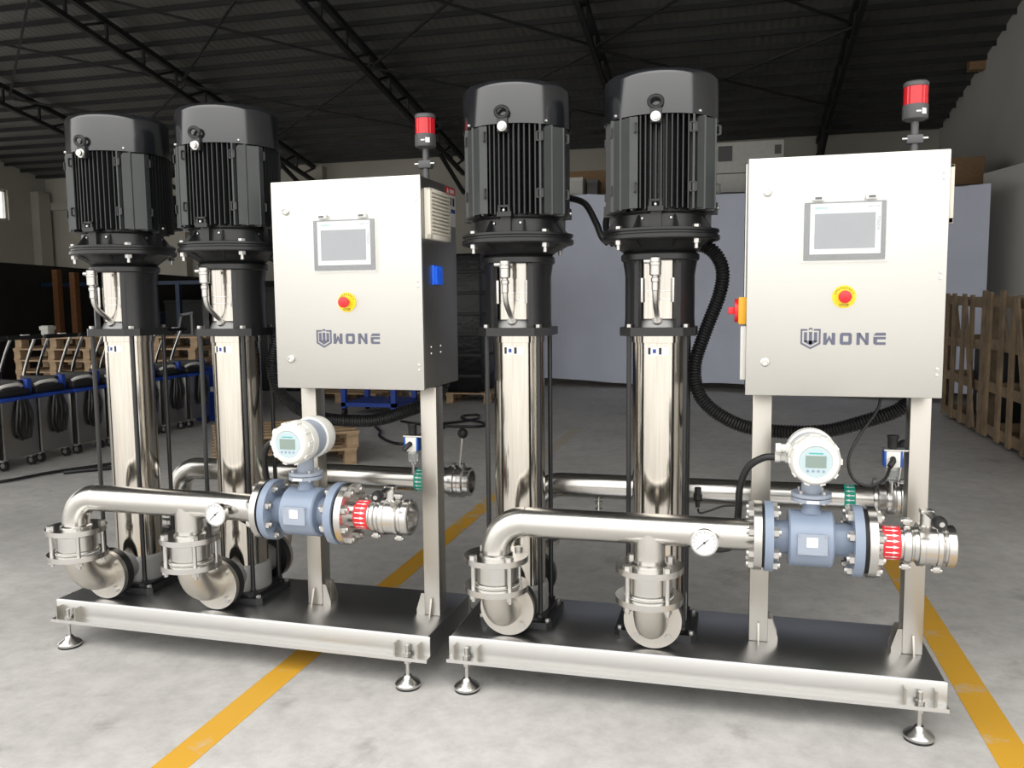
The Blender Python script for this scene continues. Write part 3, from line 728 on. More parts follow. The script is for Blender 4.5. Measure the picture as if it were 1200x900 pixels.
# ---- outlet ball valve with red flow-direction band
def arrows(mb, x0, x1, y, z, r, n, d):
    """little arrows along x (d=+1/-1) wrapped round a pipe"""
    for i in range(n):
        a0 = 2*PI*i/n
        def P(x, t): return (x, y + r*math.cos(a0+t/r), z + r*math.sin(a0+t/r))
        xa, xb = (x0, x1) if d > 0 else (x1, x0); xm = xa + (xb-xa)*.55
        mb.poly([P(xa, -.0018), P(xm, -.0018), P(xm, .0018), P(xa, .0018)]); mb.poly([P(xm, -.0052), P(xb, 0), P(xm, .0052)])
def make_outlet():
    x0 = 1.386; t = thing('outlet_valve', 'steel outlet ball valve with black-knobbed lever' + R_, 'valve', (1.55, DY, DZ-.06), 'outlet valves')
    f = MB(); ring_flange(f, x0, DY, DZ, .110, .024); f = f.build('flange', 'bright_steel', t); bolt_circle(f, x0+.024, DY, DZ, .090, 8, 1, PI/8)
    MB().cyl((x0+.02, DY, DZ), (1.50, DY, DZ), .0505, seg=40).build('spigot', 'pipe', t)
    bd = MB().lathe([(.0514, 1.431), (.0514, 1.482)], (0, DY, DZ), (1, 0, 0), seg=48).build('flow_band', 'red_band', t)
    ar = MB(); arrows(ar, 1.437, 1.476, DY, DZ, .0519, 18, 1); ar.build('arrow_print', 'white_print', bd)
    b = MB(); b.lathe([(.050, 1.488), (.058, 1.490), (.062, 1.497), (.062, 1.508), (.056, 1.512), (.053, 1.52), (.057, 1.530), (.066, 1.532), (.066, 1.546), (.063, 1.548), (.063, 1.580), (.066, 1.582), (.066, 1.594), (.058, 1.598), (.055, 1.604), (.058, 1.609), (.063, 1.611), (.063, 1.632), (.058, 1.636), (.047, 1.636), (.044, 1.60), (0, 1.595)], (0, DY, DZ), (1, 0, 0), seg=56)
    b.build('valve_body', 'bright_steel', t)
    for xx, rr in ((1.5, .064), (1.588, .068)):
        for s in (-1, 1):
            co = MB().box((xx-.011, DY-.014, DZ+s*(rr+.006)-.009), (xx+.011, DY+.014, DZ+s*(rr+.006)+.009), bev=.003).build('clamp_ear', 'zinc', t)
            MB().cyl((xx-.016, DY-.006, DZ+s*(rr+.008)), (xx+.016, DY-.006, DZ+s*(rr+.008)), .006, seg=10).build('bolt', 'zinc', co)
    MB().cyl((1.556, DY, DZ+.055), (1.556, DY, .758), .0165, seg=24).build('stem_housing', 'bright_steel', t)
    lv = MB(); lv.beam((1.556, DY, .760), (1.564, DY-.115, .757), .022, .007); lv.box((1.538, DY-.018, .752), (1.574, DY+.018, .764), bev=.002)
    lvo = lv.build('lever', 'bright_steel', t)
    MB().lathe([(.0, 0), (.012, .002), (.0185, .012), (.0195, .024), (.0185, .036), (.014, .043), (0, .044)], (1.563, DY-.105, .757), (.07, -1, -.02), seg=24).build('knob', 'rubber', lvo, off=tuple(t['off']))
    MB().cyl((1.5665, DY-.149, .7562), (1.5668, DY-.152, .7561), .0075, seg=14).build('knob_cap', 'zinc', lvo, off=tuple(t['off']))
    return t
ov = make_outlet(); left_copy(ov, 'steel outlet ball valve with black-knobbed lever' + L_)

# ---- suction pipe behind the pumps
def make_suction():
    t = thing('suction_pipe', 'stainless suction pipe behind the pumps' + R_, 'pipe', (PX[0], SY, BT+.05), 'suction pipes')
    x = PX[0]; Rb = .105; z = BT+.104; FY = PY+.1955
    pts = [V(x, SY, .36)] + [V(x, SY, .45)] + [V(x+Rb-Rb*math.cos(q), SY, SZ-Rb+Rb*math.sin(q)) for q in [PI/2*i/16 for i in range(17)]] + [V(x+Rb+(1.50-x-Rb)*i/6, SY, SZ) for i in range(1, 7)]
    MB().tube(pts, .050, 36).build('main_pipe', 'pipe', t)
    MB().cyl((PX[1], SY, .36), (PX[1], SY, SZ), .050, seg=36).build('tee_branch', 'pipe', t)
    for xx in PX:
        f = MB().cyl((xx, FY+.001, z), (xx, FY+.022, z), .100, seg=48).build('port_flange', 'cast_steel', t)
        for i in range(4):
            a = PI/4+PI/2*i; place('bolt', bolt_port, f, (xx+.078*math.cos(a)-t.location[0], FY+.022-t.location[1], z+.078*math.sin(a)-t.location[2]), (-PI/2, 0, 0))
        Ry = SY-FY-.004; bp = [V(xx, FY+.004+Ry*math.sin(q), .38-(.38-z)*math.cos(q)) for q in [PI/2*i/12 for i in range(13)]]
        MB().tube(bp, .052, 28).build('bend', 'cast_steel', t)
        for zz in (.40, .43): MB().cyl((xx, SY, zz), (xx, SY, zz+.018), .095, seg=40).build('flange', 'bright_steel', t)
    bd = MB().lathe([(.0506, 1.398), (.0506, 1.438)], (0, SY, SZ), (1, 0, 0), seg=40).build('flow_band', 'green_band', t)
    ar = MB(); arrows(ar, 1.402, 1.434, SY, SZ, .0511, 18, -1); ar.build('arrow_print', 'white_print', bd)
    # drain cock under the pipe
    dc = MB().lathe([(.008, 0), (.008, .012), (.016, .014), (.016, .026), (.010, .028), (.010, .04), (.015, .042), (.015, .05), (0, .051)], (.462, SY, SZ-.048), (0, 0, -1), seg=20); dc.build('drain_cock', 'bright_steel', t)
    br = MB(); br.box((1.475, SY-.075, SZ-.105), (1.481, SY+.02, SZ-.045)); br.beam((1.478, SY-.07, SZ-.07), (1.57, .262, SZ-.14), .05, .006); br.build('support_bracket', 'bright_steel', t)
    return t
su = make_suction(); left_copy(su, 'stainless suction pipe behind the pumps' + L_)
def make_inlet():
    t = thing('inlet_valve', 'steel inlet valve with upright ball lever behind the right post' + R_, 'valve', (1.57, SY, SZ-.06), 'inlet valves')
    MB().lathe([(.050, 1.500), (.062, 1.502), (.064, 1.512), (.056, 1.520), (.056, 1.545), (.066, 1.548), (.068, 1.556), (.068, 1.575), (.064, 1.580), (.064, 1.592), (.068, 1.596), (.068, 1.612), (.060, 1.618), (.060, 1.640), (.057, 1.643), (.047, 1.643), (.046, 1.60), (0, 1.59)], (0, SY, SZ), (1, 0, 0), seg=48).build('valve_body', 'bright_steel', t)
    for xx in (1.51, 1.565, 1.604):
        MB().box((xx-.007, SY-.012, SZ+.060), (xx+.007, SY+.012, SZ+.076)).build('clamp_ear', 'dark_steel', t)
    lv = MB().cyl((1.59, SY, SZ+.055), (1.605, SY, .838), .0055, seg=12).build('lever', 'bright_steel', t)
    MB().lathe([(.022*math.sin(q), .022-.022*math.cos(q)) for q in [PI*i/14 for i in range(15)]], (1.606, SY, .832), (0, 0, 1), seg=24).build('knob', 'rubber', lv, off=tuple(t['off']))
    return t
iv = make_inlet(); left_copy(iv, 'steel inlet valve with upright ball lever behind the right post' + L_)
def make_sensor():
    t = thing('pressure_sensor', 'small black plug sensor with thin cable on the suction pipe' + R_, 'sensor', (.860, SY-.05, .62), 'pressure sensors')
    MB().lathe([(.006, -.03), (.013, -.028), (.013, 0), (.017, .002), (.017, .022), (.010, .026), (.008, .05), (0, .051)], (.860, SY-.056, .645), (0, -.3, -1), seg=16).build('plug', 'rubber', t)
    MB().tube(spline([(.861, SY-.07, .592), (.87, SY-.07, .575), (.91, SY-.06, .585), (.96, SY-.04, .60), (1.03, SY-.03, .603)], 8), .004, 8).build('cable_lead', 'cable', t)
    return t
se = make_sensor()

# ---- control cabinet
KX, KY, KZ0, KZ1, KD = 1.0245, .0734, 1.084, 1.856, .3855
KW = .600
def text_on_door(par, txt, size, m, x, z, y, name='lettering', align='CENTER', rot=0.0):
    me = text_data(txt, size, m, align)
    return place(name, me, par, (x-KX-KW/2, y-KY-KD/2, z-KZ0), (PI/2, rot, 0))
def make_cabinet(side):
    lab = 'brushed steel control cabinet with touch panel and logo' + (R_ if side == 'R' else L_)
    t = thing('control_cabinet', lab, 'control cabinet', (KX+KW/2, KY+KD/2, KZ0), 'control cabinets')
    off = t['off']
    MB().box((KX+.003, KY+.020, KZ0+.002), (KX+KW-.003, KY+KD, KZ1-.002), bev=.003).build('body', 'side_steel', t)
    dr = MB().box((KX, KY, KZ0), (KX+KW, KY+.016, KZ1), bev=.003).build('door', 'brushed', t)
    MB().box((KX+.008, KY+.014, KZ0+.008), (KX+KW-.008, KY+.022, KZ1-.008)).build('door_seal', 'rubber', t)
    F = lambda mb, n, m, par=dr: mb.build(n, m, par, off=off)
    for x, z in ((1.084, 1.747), (1.086, 1.194)):
        o = F(MB().lathe([(.0145, .0), (.0145, .004), (.012, .006), (.009, .0065), (.008, .003), (0, .003)], (x, KY, z), (0, -1, 0), seg=28), 'lock', 'bright_steel')
    for z in (1.787, 1.768, 1.480, 1.461, 1.177, 1.158):
        F(MB().lathe([(.0055, 0), (.005, .002), (0, .0028)], (1.607, KY, z), (0, -1, 0), seg=14), 'hinge_screw', 'bright_steel')
    # touch panel behind a clear hinged cover
    hm = F(MB().box((1.199, KY-.006, 1.524), (1.444, KY+.001, 1.708), bev=.002), 'touch_panel', 'hmi_frame')
    G = lambda mb, n, m: mb.build(n, m, hm, off=off)
    G(MB().box((1.217, KY-.008, 1.543), (1.429, KY-.0055, 1.703)), 'bezel', 'hmi_white')
    G(MB().box((1.231, KY-.0088, 1.560), (1.412, KY-.0075, 1.671)), 'screen', 'hmi_screen')
    for i, c in enumerate('F1F2F3'[::2]): pass
    hmi_txt = text_data('SIEMENS', .0105, 'teal_print', 'LEFT'); place('lettering', hmi_txt, hm, (1.231-off[0], KY-.0083-off[1], 1.688-off[2]), (PI/2, 0, 0))
    h2 = text_data('SIMATIC HMI', .0062, 'logo_grey', 'RIGHT'); place('lettering', h2, hm, (1.424-off[0], KY-.0083-off[1], 1.690-off[2]), (PI/2, 0, 0))
    h3 = text_data('TOUCH', .0125, 'logo_grey', 'CENTER'); place('lettering', h3, hm, (1.4205-off[0], KY-.0083-off[1], 1.638-off[2]), (PI/2, PI/2, 0))
    cv = MB(); x0, x1, z0, z1 = 1.191, 1.454, 1.517, 1.716
    cv.box((x0, KY-.017, z0), (x1, KY-.0155, z1))
    cv.box((x0, KY-.016, z0), (x0+.002, KY-.001, z1)); cv.box((x1-.002, KY-.016, z0), (x1, KY-.001, z1)); cv.box((x0, KY-.016, z0), (x1, KY-.001, z0+.002)); cv.box((x0, KY-.016, z1-.002), (x1, KY-.001, z1))
    cvo = F(cv, 'clear_cover', 'cover_clear')
    for x in (1.240, 1.399):
        F(MB().box((x-.018, KY-.018, 1.712), (x+.018, KY, 1.727), bev=.003), 'cover_hinge', 'white_plastic')
        F(MB().box((x-.010, KY-.0195, 1.716), (x+.010, KY-.0175, 1.723)), 'hinge_pin', 'hmi_frame')
    # emergency stop
    ex, ez = 1.326, 1.407
    es = F(MB().cyl((ex, KY+.001, ez), (ex, KY-.003, ez), .0365, seg=48), 'stop_plate', 'yellow_plastic')
    F(MB().lathe([(.012, 0), (.012, .016), (.019, .018), (.0205, .024), (.0195, .032), (.012, .036), (0, .037)], (ex, KY-.003, ez), (0, -1, 0), seg=32), 'stop_button', 'red')
    for i, c in enumerate('EMERGENCY'):
        a = math.radians(90 + 68 - 17*i); me = text_data(c, .0105, 'black_print')
        place('lettering', me, es, (ex+.0285*math.cos(a)-off[0], KY-.0034-off[1], ez+.0285*math.sin(a)-off[2]), (PI/2, -(a-PI/2), 0))
    me = text_data('STOP', .0125, 'black_print'); place('lettering', me, es, (ex-off[0], KY-.0034-off[1], ez-.0275-off[2]), (PI/2, 0, 0))
    # logo: shield and block letters
    lg = MB(); yq = KY-.0006
    def pg(pts, ox, oz, sx, sz): lg.prism([(ox+a*sx, oz+b_*sz) for a, b_ in pts], (0, yq, 0), (1, 0, 0), (0, 0, 1), (0, -1, 0), .0006)
    z0, hgt = 1.2525, .039
    wl_ = .0365
    def letter(ch, ox):
        q = lambda *p: pg(p, ox, z0, wl_, hgt)
        if ch == 'W':
            q((0, 0), (.29, 0), (.29, 1), (.06, 1), (0, .94)); q((.71, 0), (1, 0), (1, .94), (.94, 1), (.71, 1)); q((.28, 0), (.5, .40), (.5, .80), (.28, .40)); q((.72, 0), (.72, .40), (.5, .80), (.5, .40))
        if ch == 'O':
            q((.0, .14), (.28, .26), (.28, .74), (0, .86)); q((1, .14), (1, .86), (.72, .74), (.72, .26)); q((.0, .14), (.14, 0), (.86, 0), (1, .14), (.72, .26), (.28, .26)); q((0, .86), (.28, .74), (.72, .74), (1, .86), (.86, 1), (.14, 1))
        if ch == 'N':
            q((0, 0), (.28, 0), (.28, 1), (0, 1)); q((.72, 0), (1, 0), (1, 1), (.72, 1)); q((.2, 1), (.28, .62), (.8, 0), (.72, .40), (.30, 1))
        if ch == 'E':
            q((.0, .76), (1, .76), (1, 1), (.18, 1)); q((0, .46), (1, .46), (1, .66), (.0, .66)); q((0, .14), (.30, .2), (.30, .47), (0, .47)); q((0, .14), (.14, 0), (1, 0), (1, .22), (.30, .22))
    for i, c in enumerate('WONE'): letter(c, 1.266 + i*.0505)
    sx0, sw, sz0, sh = 1.196, .062, 1.238, .066
    q = lambda *p: pg(p, sx0, sz0, sw, sh)
    o_ = [(0, 1), (0, .26), (.5, 0), (1, .26), (1, 1)]; i_ = [(.09, .91), (.09, .32), (.5, .10), (.91, .32), (.91, .91)]
    for k in range(4): q(o_[k], o_[k+1], i_[k+1], i_[k])
    q((0, 1), (.09, .91), (.34, .91), (.34, 1)); q((.66, .91), (.91, .91), (1, 1), (.66, 1)); q((.40, .92), (.5, .99), (.60, .92), (.60, 1.02), (.5, 1.07), (.40, 1.02))
    q((.17, .36), (.33, .36), (.33, .84), (.17, .84)); q((.67, .36), (.83, .36), (.83, .84), (.67, .84)); q((.42, .25), (.58, .25), (.58, .86), (.42, .86)); q((.17, .37), (.5, .18), (.83, .37), (.83, .42), (.5, .42), (.17, .42))
    F(lg, 'logo', 'logo_grey')
    # louvred air grille on the right side
    gx = KX+KW-.003; y0, y1, gz0, gz1 = KY+.040, KY+.258, 1.633, 1.815
    gr = MB(); gr.box((gx, y0, gz0), (gx+.012, y1, gz1), bev=.003); gr.box((gx+.010, y0, gz0), (gx+.024, y0+.022, gz1), bev=.002); gr.box((gx+.010, y1-.012, gz0), (gx+.024, y1, gz1), bev=.002)
    gr.box((gx+.01, y0, gz0), (gx+.024, y1, gz0+.018), bev=.002); gr.box((gx+.01, y0, gz1-.010), (gx+.024, y1, gz1), bev=.002); gro = gr.build('air_grille', 'cream_plastic', t)
    n = 12
    for i in range(n):
        zz = gz0+.022+(gz1-gz0-.036)*i/(n-1); MB().beam((gx+.017, y0+.016, zz), (gx+.017, y1-.006, zz), .017, .0075, (-.5, 0, 1)).build('slat', 'cream_plastic', gro, off=off)
    if side == 'L':
        lbz = KX+KW-.0028
        lb = MB().box((lbz, KY+.268, 1.700), (lbz+.0012, KY+.378, 1.822)).build('warning_label', 'white_print', t)
        MB().box((lbz+.001, KY+.268, 1.822), (lbz+.0016, KY+.378, 1.850)).build('red_header', 'red_band', lb, off=off)
        MB().prism([(-.011, -.009), (.011, -.009), (0, .010)], (lbz+.0016, KY+.290, 1.836), (0, 1, 0), (0, 0, 1), (1, 0, 0), .0004).build('warning_triangle', 'white_print', lb, off=off)
        MB().box((lbz+.0014, KY+.315, 1.829), (lbz+.0020, KY+.360, 1.843)).build('print', 'white_print', lb, off=off)
        for k in range(3): MB().box((lbz+.001, KY+.276+.034*k, 1.780), (lbz+.0016, KY+.298+.034*k, 1.812)).build('print', 'black_print', lb, off=off)
        MB().box((lbz+.001, KY+.325, 1.752), (lbz+.0016, KY+.372, 1.768)).build('print', 'print_blue', lb, off=off)
        MB().lathe([(.011, 0), (.017, 0)], (lbz+.0016, KY+.297, 1.740), (1, 0, 0), seg=20).build('print', 'print_blue', lb, off=off)
        bs = MB().box((lbz, KY+.098, 1.468), (lbz+.012, KY+.188, 1.540), bev=.003).build('socket', 'blue_socket', t)
        for k in range(3): MB().beam((lbz+.014, KY+.110+.026*k, 1.470), (lbz+.014, KY+.110+.026*k, 1.535), .010, .014, (1, 0, 0)).build('socket_rib', 'blue_socket', bs, off=off)
        for yy in (.085, .185):
            for zz in (1.238, 1.214): MB().lathe([(.006, 0), (.004, .003), (0, .0035)], (lbz, KY+yy, zz), (1, 0, 0), seg=12).build('screw', 'bright_steel', t)
    else:
        # rotary main switch and white duct on the left side
        sx = KX+.003
        sw_ = MB().box((sx-.028, KY+.055, 1.318), (sx, KY+.150, 1.410), bev=.004).build('main_switch', 'orange_plastic', t)
        MB().cyl((sx-.040, KY+.1025, 1.364), (sx-.026, KY+.1025, 1.364), .040, seg=36).build('switch_dial', 'red', sw_, off=off)
        MB().box((sx-.062, KY+.092, 1.352), (sx-.036, KY+.113, 1.376), bev=.003).build('switch_handle', 'red', sw_, off=off)
        MB().box((sx-.020, KY+.060, 1.130), (sx, KY+.095, 1.312), bev=.002).build('wire_duct', 'white_plastic', t)
        MB().cyl((sx-.006, KY+.075, 1.41), (sx-.006, KY+.075, 1.85), .006, seg=10).build('side_rod', 'bright_steel', t)
    for x in (1.10, 1.30, 1.50): MB().cyl((x, KY+.2, KZ0), (x, KY+.2, KZ0-.02), .016, seg=14).build('gland', 'rubber', t)
    return t
cab_r = make_cabinet('R'); cab_l = make_cabinet('L')
cab_l.location = to_left(cab_l.location); cab_l.rotation_euler = (0, 0, LR)

# ---- red signal light on the cabinet
def make_lamp():
    x, y, z = 1.560, .300, KZ1; t = thing('signal_light', 'red signal light on top of the right control cabinet', 'signal light', (x, y, z), 'signal lights')
    MB().box((x-.020, y-.020, z-.002), (x+.020, y+.020, z+.004)).build('foot', 'lamp_grey', t)
    MB().cyl((x, y, z+.004), (x, y, z+.135), .0125, seg=18).build('pole', 'lamp_grey', t)
    c = MB().box((x-.026, y-.018, z+.056), (x+.026, y+.018, z+.086), bev=.005).build('clamp', 'lamp_grey', t)
    MB().cyl((x-.040, y-.012, z+.073), (x+.040, y-.012, z+.073), .005, seg=12).build('clamp_bolt', 'bright_steel', c, off=t['off'])
    zb = z+.128; k = .83; S = lambda p: [(r*k, h*k) for r, h in p]
    bo = MB().lathe(S([(.012, 0), (.030, .004), (.0455, .010), (.048, .014), (.048, .064), (.046, .066), (0, .067)]), (x, y, zb), seg=40).build('base_cup', 'lamp_grey', t)
    MB().lathe(S([(.0486, .024), (.0486, .046)]), (x, y, zb), seg=4, a0=-PI/2+.35, a1=-PI/2+.78).build('sticker', 'white_print', bo)
    MB().lathe(S([(.0486, .032), (.0486, .038)]), (x, y, zb), seg=4, a0=-PI/2-.1, a1=-PI/2+.28).build('print', 'white_print', bo)
    ln = MB(); n = 60; prof = []
    for i in range(n):
        a = 2*PI*i/n; r = (.0445 + (.0012 if i % 3 == 0 else 0))*k; prof.append((r*math.cos(a), r*math.sin(a)))
    ln.prism(prof, (x, y, zb+.066*k), (1, 0, 0), (0, 1, 0), (0, 0, 1), .070*k); ln.build('lens', 'red_lens', t, sharp=20)
    MB().lathe(S([(.046, .136), (.0475, .138), (.0475, .150), (.042, .156), (0, .157)]), (x, y, zb), seg=40).build('cap', 'lamp_grey', t)
    return t
lr = make_lamp(); left_copy(lr, 'red signal light on top of the left control cabinet')

# ---- air filter regulator on the right post
def make_frl():
    x, y = 1.512, .225; t = thing('filter_regulator', 'small air filter regulator with clear bowl and black knob' + R_, 'regulator', (x, y, .75), 'air filter regulators')
    MB().lathe([(.0, .0), (.015, .001), (.0165, .006), (.0165, .034), (.019, .038), (.019, .044), (0, .045)], (x, y, .895), seg=24).build('knob', 'rubber', t)
    MB().box((x-.024, y-.021, .832), (x+.024, y+.021, .890), bev=.003).build('body', 'white_plastic', t)
    for s in (-1, 1): MB().box((x+s*.0255-.0035, y-.022, .834), (x+s*.0255+.0035, y+.022, .888), bev=.001).build('side_cap', 'blue_part', t)
    MB().box((x-.030, y-.024, .889), (x+.046, y+.024, .894)).build('bracket', 'bright_steel', t)
    MB().lathe([(0, 0), (.007, .001), (.009, .01), (.018, .016), (.019, .022), (.019, .055)], (x, y, .775), seg=24).build('bowl', 'clear_plastic', t)
    MB().cyl((x, y, .822), (x, y, .833), .017, seg=20).build('bowl_collar', 'white_plastic', t)
    MB().cyl((x, y, .74), (x, y, .777), .006, seg=10).build('drain_tube', 'bright_steel', t)
    MB().tube([(x-.002, y-.022, .862), (x-.004, y-.040, .858), (x-.016, y-.052, .842)], .010, 12).build('elbow_fitting', 'rubber', t)
    return t
fr = make_frl(); left_copy(fr, 'small air filter regulator with clear bowl and black knob' + L_)
# cable hanging from the right cabinet to the regulator
t = thing('hanging_cable', 'thin black cable looping from cabinet bottom to the regulator' + R_, 'cable', (1.45, .24, .78))
MB().tube(spline([(1.478, .27, 1.075), (1.465, .26, 1.02), (1.405, .235, .93), (1.372, .22, .85), (1.39, .215, .785), (1.44, .21, .765), (1.485, .205, .79), (1.500, .190, .835)], 10), .0052, 10).build('cable_sheath', 'cable', t)

# ---- corrugated conduits
def corrugated(mb, ctrl, r, pitch):
    pts = resample(spline(ctrl, 24), pitch/4); rr = [r*(1.0, 1.07, 1.0, .86)[i % 4] for i in range(len(pts))]
    mb.tube(pts, rr, 16)
def make_conduit():
    t = thing('corrugated_conduit', 'fat black corrugated conduit looping from the motor to behind the cabinet' + R_, 'conduit', (1.1, .33, .92), 'corrugated conduits')
    c = MB(); corrugated(c, [(.80, .34, 1.602), (.850, .34, 1.606), (.910, .335, 1.575), (.943, .33, 1.51), (.934, .33, 1.421), (.884, .33, 1.282), (.849, .33, 1.157), (.872, .33, 1.047), (.961, .33, .970), (1.082, .34, .930), (1.287, .34, .928), (1.441, .34, .970), (1.56, .35, 1.02), (1.60, .36, 1.10)], .0245, .0105)
    c.build('ribbed_hose', 'cable', t); return t
co = make_conduit(); left_copy(co, 'fat black corrugated conduit looping from the motor to behind the cabinet' + L_)
for i, pts in enumerate(([(.33, .494, 1.81), (.36, .48, 1.803), (.425, .44, 1.775), (.475, .38, 1.70), (.505, .34, 1.64), (.53, .33, 1.615)], [(.535, .50, 1.77), (.515, .46, 1.745), (.512, .40, 1.69), (.53, .345, 1.635), (.55, .335, 1.61)])):
    t = thing('motor_cable', ('black cable curving out of the left motor' if i == 0 else 'short black cable curving down at the right motor') + R_, 'cable', pts[-1])
    MB().tube(spline(pts, 10), .0125, 12).build('cable_sheath', 'cable', t)
# ------------------------------------------------------------------ things further back
# grey curtain
def curtain():
    t = thing('curtain', 'long grey cloth curtain hung across the hall behind the right skid', 'curtain', (1.0, 10.45, 0))
    path = resample(spline([(-2.7, 11.08, 0), (-1.97, 10.97, 0), (-.63, 10.75, 0), (1.29, 10.4, 0), (3.8, 9.5, 0), (4.2, 9.36, 0)], 20), .04)
    c = MB(); n = len(path); rows = 12; base = 0
    for side in (0, 1):
        for j in range(rows+1):
            for i, p in enumerate(path):
                s = i*.04; amp = .012 + .02*(1-j/rows)
                w = amp*(math.sin(s*4.1+.6*math.sin(s*1.7)) + .5*math.sin(s*9.3+1)) + .02*math.sin(s*1.3)*(1-j/rows)
                sag = -.03*abs(math.sin(s*PI/1.45)) if j == rows else 0
                z0 = .10 + .03*math.sin(s*2.1)
                c.v.append((p.x+w*.3, p.y+w+side*.006, z0 + (3.19-.33*i/n-z0)*j/rows + sag))
    for side in (0, 1):
        b = side*n*(rows+1)
        for j in range(rows):
            for i in range(n-1):
                q = (b+j*n+i, b+j*n+i+1, b+(j+1)*n+i+1, b+(j+1)*n+i); c.f.append(q)
    c.build('cloth', 'curtain_cloth', t, sharp=80)
    MB().tube([p+V(0, .03, 3.17-.33*k*8/n) for k, p in enumerate(path[::8])], .018, 8).build('rail', 'dark_steel', t)
curtain()
# storage rack behind the curtain
def rack():
    t = thing('storage_rack', 'tall storage rack behind the grey curtain carrying boxes', 'rack', (1.0, 11.9, 0))
    for x in (-2.5, -.1, 2.3, 4.75):
        for y in (11.35, 12.6): MB().box((x-.04, y-.04, 0), (x+.04, y+.04, 3.06)).build('post', 'dark_steel', t)
    MB().box((-2.55, 11.3, 3.0), (4.8, 12.65, 3.06)).build('deck', 'dark_goods', t)
rack()
def carton(name, lab, cat, a, b, m, detail=0):
    t = thing(name, lab, cat, ((a[0]+b[0])/2, (a[1]+b[1])/2, a[2]))
    MB().box(a, b, bev=.01).build('body', m, t)
    if detail == 1:
        for x in (a[0]-.0, ):
            MB().box((a[0]+.08, a[1]-.012, b[2]-.30), (a[0]+.30, a[1]+.01, b[2]-.06)).build('vent_panel', 'lamp_grey', t)
            MB().box((a[0]+.02, a[1]-.01, a[2]+.36), (b[0]-.02, a[1]+.01, a[2]+.375)).build('seam', 'lamp_grey', t)
            MB().box((b[0]-.14, a[1]-.012, b[2]-.22), (b[0]-.04, a[1]+.01, b[2]-.08)).build('vent_panel', 'lamp_grey', t)
    elif detail == 2:
        MB().box((a[0], (a[1]+b[1])/2-.03, b[2]-.002), (b[0], (a[1]+b[1])/2+.03, b[2]+.002)).build('tape', 'cream_plastic', t)
    else:
        MB().box((a[0]-.004, a[1]-.004, b[2]-.05), (b[0]+.004, b[1]+.004, b[2]+.004)).build('lid', m, t)
    return t
carton('equipment_cabinet', 'white equipment cabinet with vents above the curtain beside right cabinet', 'cabinet', (.66, 11.45, 3.06), (1.75, 12.2, 3.92), 'white_paint', 1)
carton('storage_box', 'small white box on top of the rack above the curtain', 'box', (-1.95, 11.4, 3.06), (-1.46, 11.9, 3.47), 'white_paint')
carton('storage_box', 'grey box beside the small white box above the curtain', 'box', (-1.40, 11.5, 3.06), (-1.22, 11.9, 3.44), 'lamp_grey')
carton('cardboard_box', 'brown cardboard box on the rack right of the right cabinet', 'box', (3.75, 11.4, 3.06), (4.62, 12.3, 3.50), 'cardboard', 2)
carton('plywood_board', 'brown board leaning high behind the white box', 'board', (-2.45, 12.35, 3.06), (-.60, 12.45, 3.72), 'cardboard', 2)
# partition on the right and the dark partition on the left
struct('wall_partition_right', MB().beam((4.40, 10.45, 1.56), (5.0, 8.2, 1.56), .08, 3.12), 'wall_grey')
o = MB().cyl((4.33, 10.42, 0), (4.33, 10.42, 2.9), .05, seg=14).build('down_pipe', 'white_paint'); tag(o, 'pale vertical pipe at the end of the curtain', 'pipe')
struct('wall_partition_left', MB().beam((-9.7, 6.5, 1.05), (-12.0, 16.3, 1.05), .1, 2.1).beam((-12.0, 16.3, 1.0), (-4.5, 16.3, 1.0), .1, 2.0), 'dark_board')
o = MB().box((XR-.25, 13.3, 5.22), (XR, 13.5, 5.42)).build('wall_beam', 'cardboard'); tag(o, 'short timber beam end high on the right wall', 'beam')

# pallets: boards and blocks are parts
def make_pallet():
    t = thing('pallet', '', 'pallet', (0, 0, 0), 'wooden pallets')
    Lp, Wp = 1.2, 1.0
    bd = MB().box((-Lp/2, -.055, 0), (Lp/2, .055, .020)).data('board', 'wood'); cr = MB().box((-.05, -Wp/2, 0), (.05, Wp/2, .020)).data('board', 'wood')
    bk = MB().box((-.05, -.06, 0), (.05, .06, .085)).data('block', 'wood')
    for i in range(6): place('board', bd, t, (0, -Wp/2+.06+i*(Wp-.12)/5, .125))
    for x in (-.54, 0, .54):
        place('board', cr, t, (x, 0, .105)); place('board', cr, t, (x, 0, 0))
        for y in (-.43, 0, .43): place('block', bk, t, (x, y, .020))
    return t
pal = make_pallet(); PH = .146
first = True
def put_pallet(x, y, z, rz, lab, grp):
    global first
    if first:
        first = False; pal.location = (x, y, z); pal.rotation_euler = (0, 0, rz); pal['label'] = lab; pal['group'] = grp; return pal
    return dup(pal, (x, y, z), rz, lab, grp)
put_pallet(-2.96, 3.99, 0, .60, 'lower wooden pallet lying on the floor behind the left skid', 'pallets lying on the floor')
put_pallet(-2.95, 4.0, PH, .62, 'upper wooden pallet lying on the floor behind the left skid', 'pallets lying on the floor')
for k in range(7):
    rz = random.uniform(-.03, .03)
    put_pallet(-7.34+random.uniform(-.02, .02), 6.55, k*PH, rz, ['bottom', 'second', 'third', 'fourth', 'fifth', 'sixth', 'top'][k] + ' pallet of the far left pallet stack behind the carts', 'stacked pallets behind the carts')
for k in range(7):
    rz = .03+random.uniform(-.03, .03)
    put_pallet(-6.0+random.uniform(-.02, .02), 6.75, k*PH, rz, ['bottom', 'second', 'third', 'fourth', 'fifth', 'sixth', 'top'][k] + ' pallet of the stack seen between the left pumps', 'stacked pallets behind the carts')
put_pallet(-2.86, 8.85, 0, .05, 'pallet under the black wrapped load', 'pallets lying on the floor')
put_pallet(-4.40, 8.6, 0, -.05, 'pallet on the floor beyond the blue trolley', 'pallets lying on the floor')
